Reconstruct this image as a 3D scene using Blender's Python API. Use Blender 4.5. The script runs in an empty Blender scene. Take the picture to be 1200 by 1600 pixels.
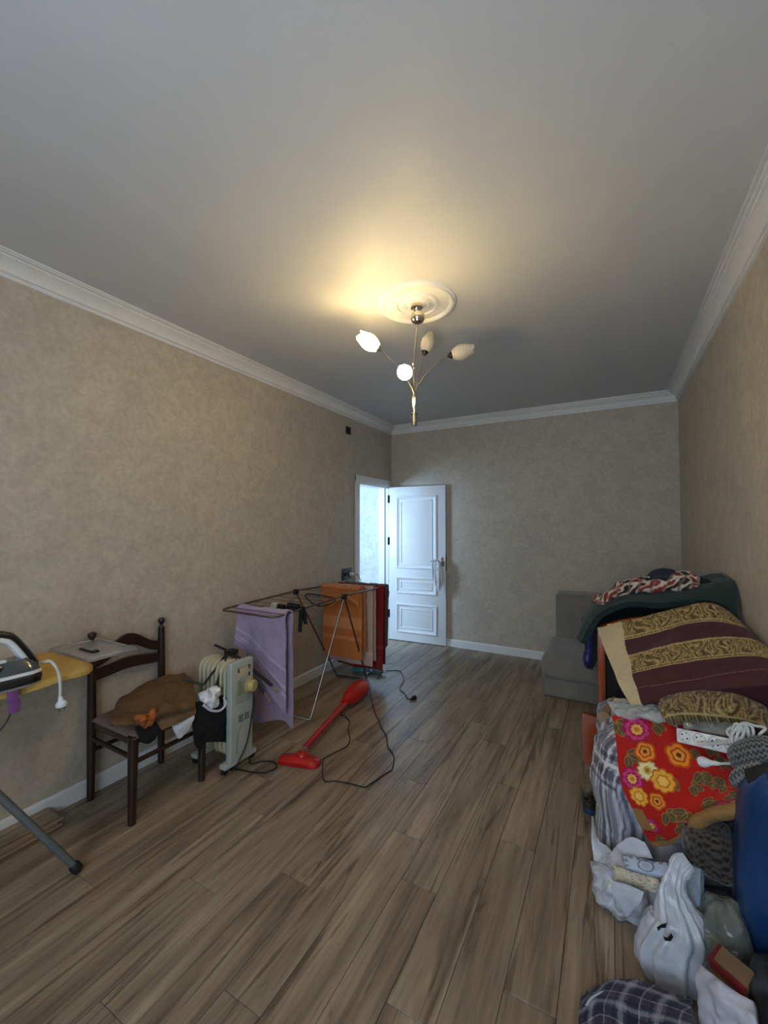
import bpy, bmesh, math, random
import numpy as np
from mathutils import Vector, Matrix, noise

random.seed(7)
scene = bpy.context.scene
COL = scene.collection

# ------------------------------------------------------------------ camera
CAM = Vector((0.0, 0.0, 1.5))
FPX = 645.73
YAW, PITCH, ROLL = -0.5020, 0.0295, -0.0004
_fwd = Vector((math.sin(YAW) * math.cos(PITCH), math.cos(YAW) * math.cos(PITCH), math.sin(PITCH)))
_rt = Vector((math.cos(YAW), -math.sin(YAW), 0))
_up = _rt.cross(_fwd)
_c, _s = math.cos(ROLL), math.sin(ROLL)
RT, UP = _c * _rt + _s * _up, -_s * _rt + _c * _up
FWD = _fwd
cam_d = bpy.data.cameras.new('camera')
cam = bpy.data.objects.new('camera', cam_d)
COL.objects.link(cam)
cam_d.sensor_fit = 'HORIZONTAL'
cam_d.sensor_width = 36.0
cam_d.lens = FPX / 1200.0 * 36.0
cam_d.clip_start = 0.02
cam.matrix_world = Matrix(((RT.x, UP.x, -FWD.x, CAM.x), (RT.y, UP.y, -FWD.y, CAM.y), (RT.z, UP.z, -FWD.z, CAM.z), (0, 0, 0, 1)))
scene.camera = cam

# room measures (metres)
XL, XR, YB, YF, ZC = -2.568, 0.591, 4.888, -0.95, 2.798
SD = (YB - YF)

# ------------------------------------------------------------------ world, lights, exposure
world = bpy.data.worlds.new('world')
scene.world = world
world.use_nodes = True
bg = world.node_tree.nodes['Background']
bg.inputs['Color'].default_value = (0.62, 0.78, 1.0, 1)
bg.inputs['Strength'].default_value = 0.8

def area(name, loc, direction, sx, sy, power, color):
    d = bpy.data.lights.new(name, 'AREA')
    d.shape = 'RECTANGLE'; d.size = sx; d.size_y = sy
    d.energy = power; d.color = color
    o = bpy.data.objects.new(name, d)
    COL.objects.link(o)
    o.location = loc
    o.rotation_euler = Vector(direction).to_track_quat('-Z', 'Z').to_euler()
    return o
# daylight through the window of the wall behind the photographer
area('window_daylight', (-0.40, YF - 0.22, 1.55), (0, 1, 0.3), 1.6, 1.5, 34, (0.64, 0.80, 1.0))
# daylight through the hall window beyond the open door
area('hall_daylight', (-4.02, 3.15, 1.62), (1.0, 0.62, -0.12), 1.0, 1.3, 64, (0.45, 0.69, 1.0))

vs = scene.view_settings
vs.view_transform = 'Standard'
vs.look = 'None'
vs.gamma = 1.0
vs.use_curve_mapping = False
vs.exposure = 0.75

# ------------------------------------------------------------------ helpers: place
def ray(px, py):
    return RT * ((px - 600) / FPX) + UP * ((800 - py) / FPX) + FWD
def aty(px, py, y):
    d = ray(px, py); return CAM + d * ((y - CAM.y) / d.y)
def atx(px, py, x):
    d = ray(px, py); return CAM + d * ((x - CAM.x) / d.x)
def atz(px, py, z):
    d = ray(px, py); return CAM + d * ((z - CAM.z) / d.z)
def atd(px, py, dd):
    return CAM + ray(px, py) * dd

# ------------------------------------------------------------------ helpers: materials
def lin(r, g, b):
    def f(c):
        c /= 255.0
        return c / 12.92 if c <= 0.04045 else ((c + 0.055) / 1.055) ** 2.4
    return (f(r), f(g), f(b), 1.0)
class NT:
    def __init__(s, name):
        s.m = bpy.data.materials.new(name); s.m.use_nodes = True
        s.t = s.m.node_tree; s.n = s.t.nodes; s.b = s.n['Principled BSDF']; s.out = s.n['Material Output']
    def add(s, typ, **kw):
        n = s.n.new(typ)
        for k, v in kw.items(): setattr(n, k, v)
        return n
    def ln(s, a, b): s.t.links.new(a, b)
    def val(s, inp, v): inp.default_value = v
def ramp(N, fac, stops):
    r = N.add('ShaderNodeValToRGB')
    e = r.color_ramp.elements
    while len(e) < len(stops): e.new(0.5)
    for el, (p, c) in zip(e, stops): el.position = p; el.color = c
    N.ln(fac, r.inputs['Fac'])
    return r
MATS = {}
def mat(name, col, rough=0.6, metal=0.0, spec=0.5, var=0.12, vscale=12, bump=0.0, bscale=60, sheen=0.0, coat=0.0, emit=None, alpha=1.0, trans=0.0, stretch=None):
    """procedural material: colour with mottling, optional fine relief"""
    if name in MATS: return MATS[name]
    N = NT(name); b = N.b
    tc = N.add('ShaderNodeTexCoord')
    vec = tc.outputs['Object']
    if stretch:
        mp = N.add('ShaderNodeMapping'); mp.inputs['Scale'].default_value = stretch
        N.ln(vec, mp.inputs['Vector']); vec = mp.outputs['Vector']
    no = N.add('ShaderNodeTexNoise'); no.inputs['Scale'].default_value = vscale; no.inputs['Detail'].default_value = 5
    N.ln(vec, no.inputs['Vector'])
    c = lin(*col)
    lo = tuple(x * (1 - var) for x in c[:3]) + (1,)
    hi = tuple(min(1, x * (1 + var)) for x in c[:3]) + (1,)
    r = ramp(N, no.outputs['Fac'], [(0.3, lo), (0.7, hi)])
    N.ln(r.outputs['Color'], b.inputs['Base Color'])
    b.inputs['Roughness'].default_value = rough
    b.inputs['Metallic'].default_value = metal
    b.inputs['Specular IOR Level'].default_value = spec
    b.inputs['Sheen Weight'].default_value = sheen
    b.inputs['Coat Weight'].default_value = coat
    b.inputs['Alpha'].default_value = alpha
    b.inputs['Transmission Weight'].default_value = trans
    if emit:
        b.inputs['Emission Color'].default_value = emit[0]; b.inputs['Emission Strength'].default_value = emit[1]
    if bump:
        n2 = N.add('ShaderNodeTexNoise'); n2.inputs['Scale'].default_value = bscale; n2.inputs['Detail'].default_value = 3
        N.ln(vec, n2.inputs['Vector'])
        bp = N.add('ShaderNodeBump'); bp.inputs['Strength'].default_value = bump; bp.inputs['Distance'].default_value = 0.004
        N.ln(n2.outputs['Fac'], bp.inputs['Height']); N.ln(bp.outputs['Normal'], b.inputs['Normal'])
    MATS[name] = N.m
    return N.m
def print_mat(name, rough=0.85, bump=0.25, bscale=300, sheen=0.15, spec=0.25):
    """woven or printed cloth: the print comes from the colour layer, weave from noise"""
    if name in MATS: return MATS[name]
    N = NT(name); b = N.b
    at = N.add('ShaderNodeAttribute', attribute_name='print')
    tc = N.add('ShaderNodeTexCoord')
    no = N.add('ShaderNodeTexNoise'); no.inputs['Scale'].default_value = 90; no.inputs['Detail'].default_value = 4
    N.ln(tc.outputs['Object'], no.inputs['Vector'])
    hs = N.add('ShaderNodeHueSaturation')
    mr = N.add('ShaderNodeMapRange'); mr.inputs['To Min'].default_value = 0.78; mr.inputs['To Max'].default_value = 1.22
    N.ln(no.outputs['Fac'], mr.inputs['Value']); N.ln(mr.outputs['Result'], hs.inputs['Value'])
    N.ln(at.outputs['Color'], hs.inputs['Color']); N.ln(hs.outputs['Color'], b.inputs['Base Color'])
    n2 = N.add('ShaderNodeTexNoise'); n2.inputs['Scale'].default_value = bscale
    N.ln(tc.outputs['Object'], n2.inputs['Vector'])
    bp = N.add('ShaderNodeBump'); bp.inputs['Strength'].default_value = bump; bp.inputs['Distance'].default_value = 0.003
    N.ln(n2.outputs['Fac'], bp.inputs['Height']); N.ln(bp.outputs['Normal'], b.inputs['Normal'])
    b.inputs['Roughness'].default_value = rough; b.inputs['Sheen Weight'].default_value = sheen
    b.inputs['Specular IOR Level'].default_value = spec
    MATS[name] = N.m
    return N.m
def film_mat(name, col, alpha=0.5, rough=0.25):
    if name in MATS: return MATS[name]
    N = NT(name); b = N.b
    tc = N.add('ShaderNodeTexCoord')
    no = N.add('ShaderNodeTexNoise'); no.inputs['Scale'].default_value = 18; no.inputs['Detail'].default_value = 6
    N.ln(tc.outputs['Object'], no.inputs['Vector'])
    mr = N.add('ShaderNodeMapRange'); mr.inputs['From Min'].default_value = 0.3; mr.inputs['From Max'].default_value = 0.7
    mr.inputs['To Min'].default_value = max(0, alpha - 0.15); mr.inputs['To Max'].default_value = min(1, alpha + 0.15)
    N.ln(no.outputs['Fac'], mr.inputs['Value']); N.ln(mr.outputs['Result'], b.inputs['Alpha'])
    b.inputs['Base Color'].default_value = lin(*col)
    b.inputs['Roughness'].default_value = rough
    bp = N.add('ShaderNodeBump'); bp.inputs['Strength'].default_value = 0.3; bp.inputs['Distance'].default_value = 0.008
    N.ln(no.outputs['Fac'], bp.inputs['Height']); N.ln(bp.outputs['Normal'], b.inputs['Normal'])
    MATS[name] = N.m
    return N.m

# ------------------------------------------------------------------ helpers: meshes
WORLD = {}           # world position of every object's origin
def tag(o, label=None, cat=None, group=None, kind=None):
    if label: o['label'] = label
    if cat: o['category'] = cat
    if group: o['group'] = group
    if kind: o['kind'] = kind
    return o
def empty(name, loc, label=None, cat=None, group=None, kind=None):
    o = bpy.data.objects.new(name, None)
    o.empty_display_size = 0.05
    COL.objects.link(o); o.location = loc; WORLD[o.name] = Vector(loc)
    return tag(o, label, cat, group, kind)
class MB:
    """collects vertices and faces in world coordinates"""
    def __init__(s): s.v = []; s.f = []
    def add(s, vs_, fs):
        k = len(s.v); s.v += [Vector(p) for p in vs_]; s.f += [tuple(i + k for i in f) for f in fs]; return s
    def box(s, a, b, M=None, bev=0.0, seg=2):
        a, b = Vector(a), Vector(b)
        bm = bmesh.new(); bmesh.ops.create_cube(bm, size=1)
        for v in bm.verts: v.co = Vector(((a.x + b.x) / 2 + v.co.x * abs(b.x - a.x), (a.y + b.y) / 2 + v.co.y * abs(b.y - a.y), (a.z + b.z) / 2 + v.co.z * abs(b.z - a.z)))
        if bev: bmesh.ops.bevel(bm, geom=list(bm.edges), offset=bev, segments=seg, affect='EDGES', profile=0.6)
        if M is not None: bmesh.ops.transform(bm, matrix=M, verts=bm.verts)
        bm.verts.index_update()
        s.add([v.co.copy() for v in bm.verts], [[v.index for v in f.verts] for f in bm.faces]); bm.free(); return s
    def tube(s, path, r, seg=10, closed=False, smooth=0):
        P = [Vector(p) for p in path]
        R = list(r) if isinstance(r, (list, tuple)) else [r] * len(P)
        if smooth:
            n = len(P); Q = []; RR = []
            rng = n if closed else n - 1
            for i in range(rng):
                p0 = P[(i - 1) % n] if closed or i > 0 else P[0] * 2 - P[1]
                p1, p2 = P[i], P[(i + 1) % n]
                p3 = P[(i + 2) % n] if closed or i + 2 < n else P[-1] * 2 - P[-2]
                for k in range(smooth):
                    t = k / smooth
                    Q.append(0.5 * ((2 * p1) + (p2 - p0) * t + (2 * p0 - 5 * p1 + 4 * p2 - p3) * t * t + (3 * p1 - p0 - 3 * p2 + p3) * t ** 3))
                    RR.append(R[i] * (1 - t) + R[(i + 1) % n] * t)
            if not closed: Q.append(P[-1]); RR.append(R[-1])
            P, R = Q, RR
        n = len(P); vs_ = []; fs = []
        up = None
        for i in range(n):
            t = (P[(i + 1) % n] - P[i - 1]) if closed else (P[min(i + 1, n - 1)] - P[max(i - 1, 0)])
            t.normalize()
            if up is None:
                up = Vector((0, 0, 1)) if abs(t.z) < 0.9 else Vector((1, 0, 0))
            up = (up - t * up.dot(t)).normalized()
            sd = t.cross(up)
            for k in range(seg):
                a = 2 * math.pi * k / seg
                vs_.append(P[i] + (up * math.cos(a) + sd * math.sin(a)) * R[i])
        for i in range(n if closed else n - 1):
            for k in range(seg):
                a, b_ = i * seg + k, i * seg + (k + 1) % seg
                c, d = ((i + 1) % n) * seg + (k + 1) % seg, ((i + 1) % n) * seg + k
                fs.append((a, b_, c, d))
        if not closed:
            fs.append(tuple(range(seg - 1, -1, -1))); fs.append(tuple((n - 1) * seg + k for k in range(seg)))
        return s.add(vs_, fs)
    def lathe(s, prof, org, axis=(0, 0, 1), seg=24, wob=None):
        """prof: (radius, height along axis)"""
        ax = Vector(axis).normalized(); org = Vector(org)
        x = ax.orthogonal().normalized(); y = ax.cross(x)
        vs_ = []; fs = []
        for j, (r, h) in enumerate(prof):
            for k in range(seg):
                a = 2 * math.pi * k / seg
                hh = h + (wob(j, a) if wob else 0)
                vs_.append(org + ax * hh + (x * math.cos(a) + y * math.sin(a)) * r)
        for j in range(len(prof) - 1):
            for k in range(seg):
                fs.append((j * seg + k, j * seg + (k + 1) % seg, (j + 1) * seg + (k + 1) % seg, (j + 1) * seg + k))
        if prof[0][0] > 1e-6: fs.append(tuple(range(seg - 1, -1, -1)))
        if prof[-1][0] > 1e-6: fs.append(tuple((len(prof) - 1) * seg + k for k in range(seg)))
        return s.add(vs_, fs)
    def prism(s, outline, thick, M):
        """outline in local xy, extruded along local z from 0 to thick"""
        n = len(outline)
        vs_ = [M @ Vector((x, y, 0)) for x, y in outline] + [M @ Vector((x, y, thick)) for x, y in outline]
        fs = [tuple(range(n - 1, -1, -1)), tuple(range(n, 2 * n))] + [(i, (i + 1) % n, n + (i + 1) % n, n + i) for i in range(n)]
        return s.add(vs_, fs)
    def build(s, name, m, parent=None, smooth=30, **tags):
        return obj(name, s.v, s.f, m, parent, smooth, **tags)
def obj(name, verts, faces, m, parent=None, smooth=30, color=None, uv=None, origin=None, **tags):
    V = np.array([tuple(v) for v in verts], dtype=float)
    if parent is not None:
        org = V.mean(0)
        base = WORLD[parent.name]
    else:
        org = np.array([(V[:, 0].min() + V[:, 0].max()) / 2, (V[:, 1].min() + V[:, 1].max()) / 2, V[:, 2].min()])
        base = Vector((0, 0, 0))
    if origin is not None: org = np.array(origin)
    me = bpy.data.meshes.new(name)
    me.from_pydata((V - org).tolist(), [], [tuple(f) for f in faces])
    if color is not None:
        ca = me.color_attributes.new('print', 'FLOAT_COLOR', 'POINT')
        C = np.ones((len(V), 4)); C[:, :3] = color
        ca.data.foreach_set('color', C.ravel())
    bm = bmesh.new(); bm.from_mesh(me)
    bmesh.ops.recalc_face_normals(bm, faces=bm.faces)
    if smooth:
        for f in bm.faces: f.smooth = True
        lim = math.radians(smooth)
        for e in bm.edges:
            if len(e.link_faces) == 2 and e.calc_face_angle(0) > lim: e.smooth = False
    bm.to_mesh(me); bm.free()
    me.materials.append(m)
    o = bpy.data.objects.new(name, me)
    COL.objects.link(o)
    if parent is not None: o.parent = parent
    o.location = Vector(org) - base
    WORLD[o.name] = Vector(org)
    return tag(o, **tags)

# ------------------------------------------------------------------ helpers: soft things
def _cr(P, n):
    """Catmull-Rom along axis 0"""
    m = P.shape[0]; out = []
    E = np.concatenate([[2 * P[0] - P[1]], P, [2 * P[-1] - P[-2]]])
    for k in range(n):
        t = k / (n - 1) * (m - 1); i = min(int(t), m - 2); t -= i
        p0, p1, p2, p3 = E[i], E[i + 1], E[i + 2], E[i + 3]
        out.append(0.5 * (2 * p1 + (p2 - p0) * t + (2 * p0 - 5 * p1 + 4 * p2 - p3) * t * t + (3 * p1 - p0 - 3 * p2 + p3) * t ** 3))
    return np.array(out)
def fnoise(P, sc, seed=0.0, octv=3):
    out = np.zeros(len(P))
    for i, p in enumerate(P):
        out[i] = noise.fractal(Vector((p[0] * sc + seed, p[1] * sc - seed, p[2] * sc + 2 * seed)), 1.0, 2.0, octv)
    return out
def soft(name, ctrl, nu, nv, up, dn, m, parent=None, puff=None, wr=(0.0, 8), seed=1.0, paint=None, flat=None, toward=None, **tags):
    """cloth or padded slab from a grid of control points (rows, columns). up/dn: thickness on either side of the surface."""
    G = np.array([[tuple(p) for p in row] for row in ctrl], dtype=float)
    S = _cr(G, nv); S = _cr(S.transpose(1, 0, 2), nu).transpose(1, 0, 2)      # nv rows, nu columns
    du = np.gradient(S, axis=1); dv = np.gradient(S, axis=0)
    Nn = np.cross(du, dv); Nn /= np.linalg.norm(Nn, axis=2, keepdims=True) + 1e-9
    ref = np.array(tuple(toward if toward is not None else CAM)) - S.reshape(-1, 3).mean(0)
    if (Nn * ref).sum(2).mean() < 0: Nn = -Nn
    u, v = np.meshgrid(np.linspace(0, 1, nu), np.linspace(0, 1, nv))
    if puff:
        e = (1 - np.abs(2 * u - 1) ** puff) ** (1 / puff) * (1 - np.abs(2 * v - 1) ** puff) ** (1 / puff)
        e = np.clip(e, 0.02, 1)
    else: e = np.ones_like(u)
    W = np.zeros_like(u)
    if wr[0]: W = (fnoise(S.reshape(-1, 3), wr[1], seed) * wr[0]).reshape(u.shape)
    T = S + Nn * (up * e + W)[..., None]
    B = S - Nn * (dn * e - W)[..., None]
    V = np.concatenate([T.reshape(-1, 3), B.reshape(-1, 3)])
    V[:, 0] = np.clip(V[:, 0], XL + .004, XR - .004)
    if flat is not None: V[:, 2] = np.maximum(V[:, 2], flat)
    k = nu * nv; F = []
    for j in range(nv - 1):
        for i in range(nu - 1):
            a = j * nu + i
            F.append((a, a + 1, a + nu + 1, a + nu)); F.append((k + a, k + a + nu, k + a + nu + 1, k + a + 1))
    rim = [i for i in range(nu)] + [j * nu + nu - 1 for j in range(1, nv)] + [(nv - 1) * nu + i for i in range(nu - 2, -1, -1)] + [j * nu for j in range(nv - 2, 0, -1)]
    for a, b in zip(rim, rim[1:] + rim[:1]): F.append((a, k + a, k + b, b))
    C = None
    if paint is not None:
        c = paint(u, v).reshape(-1, 3); C = np.concatenate([c, c])
    return obj(name, V, F, m, parent, 70, color=C, **tags)
def sack(name, c, half, m, parent=None, p=(2.6, 2.6), wr=(0.02, 6), seed=1.0, res=(56, 36), paint=None, floor=0.0, yaw=0.0, fold=0.0, **tags):
    """soft closed body: superellipsoid with creases, flattened where it rests"""
    nu, nv = res
    th = np.linspace(0, 2 * math.pi, nu, endpoint=False); ph = np.linspace(-math.pi / 2, math.pi / 2, nv)
    T, Ph = np.meshgrid(th, ph)
    sp = lambda a, e: np.sign(a) * np.abs(a) ** e
    ex, ez = 2 / p[0], 2 / p[1]
    X = sp(np.cos(Ph), ez) * sp(np.cos(T), ex); Y = sp(np.cos(Ph), ez) * sp(np.sin(T), ex); Z = sp(np.sin(Ph), ez)
    if fold:
        k = 1 + fold * np.sin(T * 7 + Ph * 2 + seed) * (0.4 + 0.6 * np.abs(np.sin(Ph)))
        X, Y = X * k, Y * k
    P = np.stack([X * half[0], Y * half[1], Z * half[2]], -1).reshape(-1, 3)
    d = P / (np.linalg.norm(P, axis=1, keepdims=True) + 1e-9)
    P = P + d * (fnoise(P, wr[1], seed, 4) * wr[0])[:, None]
    cy, sy = math.cos(yaw), math.sin(yaw)
    P = np.stack([P[:, 0] * cy - P[:, 1] * sy, P[:, 0] * sy + P[:, 1] * cy, P[:, 2]], -1) + np.array(c)
    P[:, 0] = np.where(P[:, 2] > .09, np.clip(P[:, 0], XL + .004, XR - .004), np.clip(P[:, 0], XL + .018, XR - .018))
    if floor is not None: P[:, 2] = np.maximum(P[:, 2], floor)
    F = []
    for j in range(nv - 1):
        for i in range(nu):
            F.append((j * nu + i, j * nu + (i + 1) % nu, (j + 1) * nu + (i + 1) % nu, (j + 1) * nu + i))
    F.append(tuple(range(nu - 1, -1, -1))); F.append(tuple((nv - 1) * nu + i for i in range(nu)))
    C = None
    if paint is not None: C = paint(T.ravel() / (2 * math.pi), (Ph.ravel() / math.pi + 0.5), P)
    return obj(name, P, F, m, parent, 80, color=C, **tags)
def loft(name, rings, m, parent=None, seg=48, nv=40, fold=(0.0, 9), wr=(0.0, 10), seed=1.0, cap=(True, True), floor=None, paint=None, **tags):
    """rings: (centre, rx, ry) stacked along a path, smoothly joined, with vertical folds"""
    A = np.array([list(c) + [rx, ry] for c, rx, ry in rings], dtype=float)
    A = _cr(A, nv)
    V = []; F = []
    ax = A[:, :3]
    for j in range(nv):
        t = Vector(ax[min(j + 1, nv - 1)] - ax[max(j - 1, 0)]).normalized()
        x = Vector((1, 0, 0)); x = (x - t * x.dot(t)).normalized() if abs(t.x) < 0.95 else Vector((0, 1, 0))
        y = t.cross(x)
        for k in range(seg):
            a = 2 * math.pi * k / seg
            q = 1 + fold[0] * math.sin(a * fold[1] + 1.3 * math.sin(3 * j / nv + seed)) + fold[0] * 0.6 * math.sin(a * (fold[1] + 5) + seed + 2 * j / nv)
            V.append(Vector(ax[j]) + (x * math.cos(a) * A[j, 3] + y * math.sin(a) * A[j, 4]) * q)
    V = np.array([tuple(v) for v in V])
    if wr[0]:
        ctr = np.repeat(ax, seg, axis=0); d = V - ctr; d /= np.linalg.norm(d, axis=1, keepdims=True) + 1e-9
        V = V + d * (fnoise(V, wr[1], seed, 4) * wr[0])[:, None]
    if floor is not None: V[:, 2] = np.maximum(V[:, 2], floor)
    for j in range(nv - 1):
        for k in range(seg):
            F.append((j * seg + k, j * seg + (k + 1) % seg, (j + 1) * seg + (k + 1) % seg, (j + 1) * seg + k))
    if cap[0]: F.append(tuple(range(seg - 1, -1, -1)))
    if cap[1]: F.append(tuple((nv - 1) * seg + k for k in range(seg)))
    return obj(name, V, F, m, parent, 80, color=(paint(V) if paint else None), **tags)
def cord(name, pts, r, m, parent=None, smooth=8, **tags):
    return MB().tube(pts, r, 8, smooth=smooth).build(name, m, parent, 60, **tags)

# ================================================================== the room
def wallpaper(name, base, light, dark):
    N = NT(name); b = N.b
    tc = N.add('ShaderNodeTexCoord')
    n1 = N.add('ShaderNodeTexNoise'); n1.inputs['Scale'].default_value = 9; n1.inputs['Detail'].default_value = 8; n1.inputs['Roughness'].default_value = 0.65; n1.inputs['Distortion'].default_value = 0.8
    N.ln(tc.outputs['Object'], n1.inputs['Vector'])
    r1 = ramp(N, n1.outputs['Fac'], [(0.42, lin(*base)), (0.60, lin(*light))])
    n2 = N.add('ShaderNodeTexNoise'); n2.inputs['Scale'].default_value = 34; n2.inputs['Detail'].default_value = 6; n2.inputs['Roughness'].default_value = 0.7
    N.ln(tc.outputs['Object'], n2.inputs['Vector'])
    r2 = ramp(N, n2.outputs['Fac'], [(0.40, lin(*dark)), (0.62, (1, 1, 1, 1))])
    mx = N.add('ShaderNodeMix', data_type='RGBA', blend_type='MULTIPLY'); mx.inputs[0].default_value = 0.35
    N.ln(r1.outputs['Color'], mx.inputs[6]); N.ln(r2.outputs['Color'], mx.inputs[7])
    N.ln(mx.outputs[2], b.inputs['Base Color'])
    rr = N.add('ShaderNodeMapRange'); rr.inputs['To Min'].default_value = 0.75; rr.inputs['To Max'].default_value = 0.42
    N.ln(n1.outputs['Fac'], rr.inputs['Value']); N.ln(rr.outputs['Result'], b.inputs['Roughness'])
    b.inputs['Specular IOR Level'].default_value = 0.3
    bp = N.add('ShaderNodeBump'); bp.inputs['Strength'].default_value = 0.25; bp.inputs['Distance'].default_value = 0.003
    N.ln(n2.outputs['Fac'], bp.inputs['Height']); N.ln(bp.outputs['Normal'], b.inputs['Normal'])
    return N.m
M_PAPER = wallpaper('wallpaper', (189, 179, 164), (200, 190, 174), (208, 199, 186))
M_HALLPAPER = wallpaper('hall_wallpaper', (205, 208, 205), (222, 224, 220), (205, 205, 200))
M_CEIL = mat('ceiling_paint', (200, 199, 199), 0.5, var=0.02, vscale=2, spec=0.3)
M_TRIM = mat('trim_white', (228, 226, 222), 0.45, var=0.03, vscale=6)
M_DOOR = mat('door_white', (226, 226, 226), 0.32, var=0.02, vscale=4)
M_CHROME = mat('polished_chrome', (205, 198, 188), 0.12, metal=1.0, var=0.03)
M_DARKMETAL = mat('dark_metal', (40, 36, 34), 0.4, metal=0.6)

def wood_floor():
    N = NT('laminate'); b = N.b
    tc = N.add('ShaderNodeTexCoord'); oi = N.add('ShaderNodeObjectInfo')
    mul = N.add('ShaderNodeVectorMath', operation='SCALE'); mul.inputs[3].default_value = 71.0
    cmb = N.add('ShaderNodeCombineXYZ')
    N.ln(oi.outputs['Random'], cmb.inputs[0]); N.ln(oi.outputs['Random'], cmb.inputs[1]); N.ln(cmb.outputs[0], mul.inputs[0])
    ad = N.add('ShaderNodeVectorMath', operation='ADD')
    N.ln(tc.outputs['Object'], ad.inputs[0]); N.ln(mul.outputs[0], ad.inputs[1])
    def streak(sx, sy, det, dist):
        mp = N.add('ShaderNodeMapping'); mp.inputs['Scale'].default_value = (sx, sy, 1)
        N.ln(ad.outputs[0], mp.inputs['Vector'])
        n = N.add('ShaderNodeTexNoise'); n.inputs['Scale'].default_value = 1.0; n.inputs['Detail'].default_value = det; n.inputs['Distortion'].default_value = dist
        n.inputs['Roughness'].default_value = 0.62
        N.ln(mp.outputs[0], n.inputs['Vector']); return n.outputs['Fac']
    broad = ramp(N, streak(11, 1.1, 6, 0.6), [(0.28, lin(96, 82, 67)), (0.50, lin(150, 132, 110)), (0.72, lin(178, 161, 138))])
    fine = ramp(N, streak(60, 2.2, 5, 0.3), [(0.30, (0.66, 0.62, 0.58, 1)), (0.62, (1.05, 1.05, 1.05, 1))])
    crack = ramp(N, streak(17, 0.9, 4, 1.6), [(0.355, (0.32, 0.26, 0.22, 1)), (0.43, (1, 1, 1, 1))])
    knot = ramp(N, streak(9, 3.2, 3, 2.0), [(0.26, (0.5, 0.42, 0.36, 1)), (0.33, (1, 1, 1, 1))])
    col = broad.outputs['Color']
    for layer, f in ((fine, 0.8), (crack, 0.75), (knot, 0.7)):
        mx = N.add('ShaderNodeMix', data_type='RGBA', blend_type='MULTIPLY'); mx.inputs[0].default_value = f
        N.ln(col, mx.inputs[6]); N.ln(layer.outputs['Color'], mx.inputs[7]); col = mx.outputs[2]
    hs = N.add('ShaderNodeHueSaturation')
    mr = N.add('ShaderNodeMapRange'); mr.inputs['To Min'].default_value = 0.88; mr.inputs['To Max'].default_value = 1.10
    N.ln(oi.outputs['Random'], mr.inputs['Value']); N.ln(mr.outputs['Result'], hs.inputs['Value'])
    N.ln(col, hs.inputs['Color']); N.ln(hs.outputs['Color'], b.inputs['Base Color'])
    b.inputs['Roughness'].default_value = 0.30
    b.inputs['Specular IOR Level'].default_value = 0.55
    return N.m
M_FLOOR = wood_floor()
M_SUB = mat('floor_joint', (58, 46, 36), 0.9)

# floor: planks run along the length of the room
fl = MB().box((XL - 0.0, YF, -0.06), (XR, YB, -0.012)).build('floor', M_SUB, None, 0, kind='structure')
PW, PL, GAP = 0.158, 1.28, 0.0016
_plank = {}
def plank(x0, x1, y0, y1):
    key = (round(x1 - x0, 3), round(y1 - y0, 3))
    if key not in _plank:
        hx, hy, c = (x1 - x0) / 2 - GAP / 2, (y1 - y0) / 2 - GAP / 2, 0.0010
        vs_ = [(sx * hx, sy * hy, z) for z in (-0.012, -c) for sx, sy in ((-1, -1), (1, -1), (1, 1), (-1, 1))] + \
              [(sx * (hx - c), sy * (hy - c), 0) for sx, sy in ((-1, -1), (1, -1), (1, 1), (-1, 1))]
        fs = [(3, 2, 1, 0), (8, 9, 10, 11)] + [(a + i, a + (i + 1) % 4, a + 4 + (i + 1) % 4, a + 4 + i) for a in (0, 4) for i in range(4)]
        me = bpy.data.meshes.new('plank'); me.from_pydata(vs_, [], fs); me.materials.append(M_FLOOR)
        _plank[key] = me
    o = bpy.data.objects.new('plank', _plank[key])
    COL.objects.link(o); o.parent = fl
    o.location = Vector(((x0 + x1) / 2, (y0 + y1) / 2, 0)) - WORLD[fl.name]
xk = -0.484 - PW * 14
row = 0
while xk < XR:
    x0, x1 = max(xk, XL), min(xk + PW, XR)
    if x1 - x0 > 0.02:
        y = YF - [0.0, 0.43, 0.86, 0.22, 0.65, 1.05][row % 6]
        while y < YB:
            y0, y1 = max(y, YF), min(y + PL, YB)
            if y1 - y0 > 0.03: plank(x0, x1, y0, y1)
            y += PL
    xk += PW; row += 1

WT = 0.13
DY0, DY1, DZ = 4.06, 4.815, 1.99       # door opening
wl = MB().box((XL - WT, YF - 0.12, -0.06), (XL, DY0, ZC)).box((XL - WT, DY0, DZ), (XL, DY1, ZC)).box((XL - WT, DY1, -0.06), (XL, YB, ZC))
wl.build('wall_left', M_PAPER, None, 0, kind='structure')
MB().box((XL - WT, YB, -0.06), (XR + 0.12, YB + 0.12, ZC)).build('wall_back', M_PAPER, None, 0, kind='structure')
MB().box((XR, YF - 0.12, -0.06), (XR + 0.12, YB, ZC)).build('wall_right', M_PAPER, None, 0, kind='structure')
WX0, WX1, WZ0, WZ1 = -1.25, 0.45, 0.78, 2.32
MB().box((XL, YF - 0.12, -0.06), (WX0, YF, ZC)).box((WX1, YF - 0.12, -0.06), (XR, YF, ZC)).box((WX0, YF - 0.12, -0.06), (WX1, YF, WZ0)).box((WX0, YF - 0.12, WZ1), (WX1, YF, ZC)).build('wall_front', M_PAPER, None, 0, kind='structure')
MB().box((XL - WT, YF - 0.12, ZC), (XR + 0.12, YB + 0.12, ZC + 0.08)).build('ceiling', M_CEIL, None, 0, kind='structure')

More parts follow.
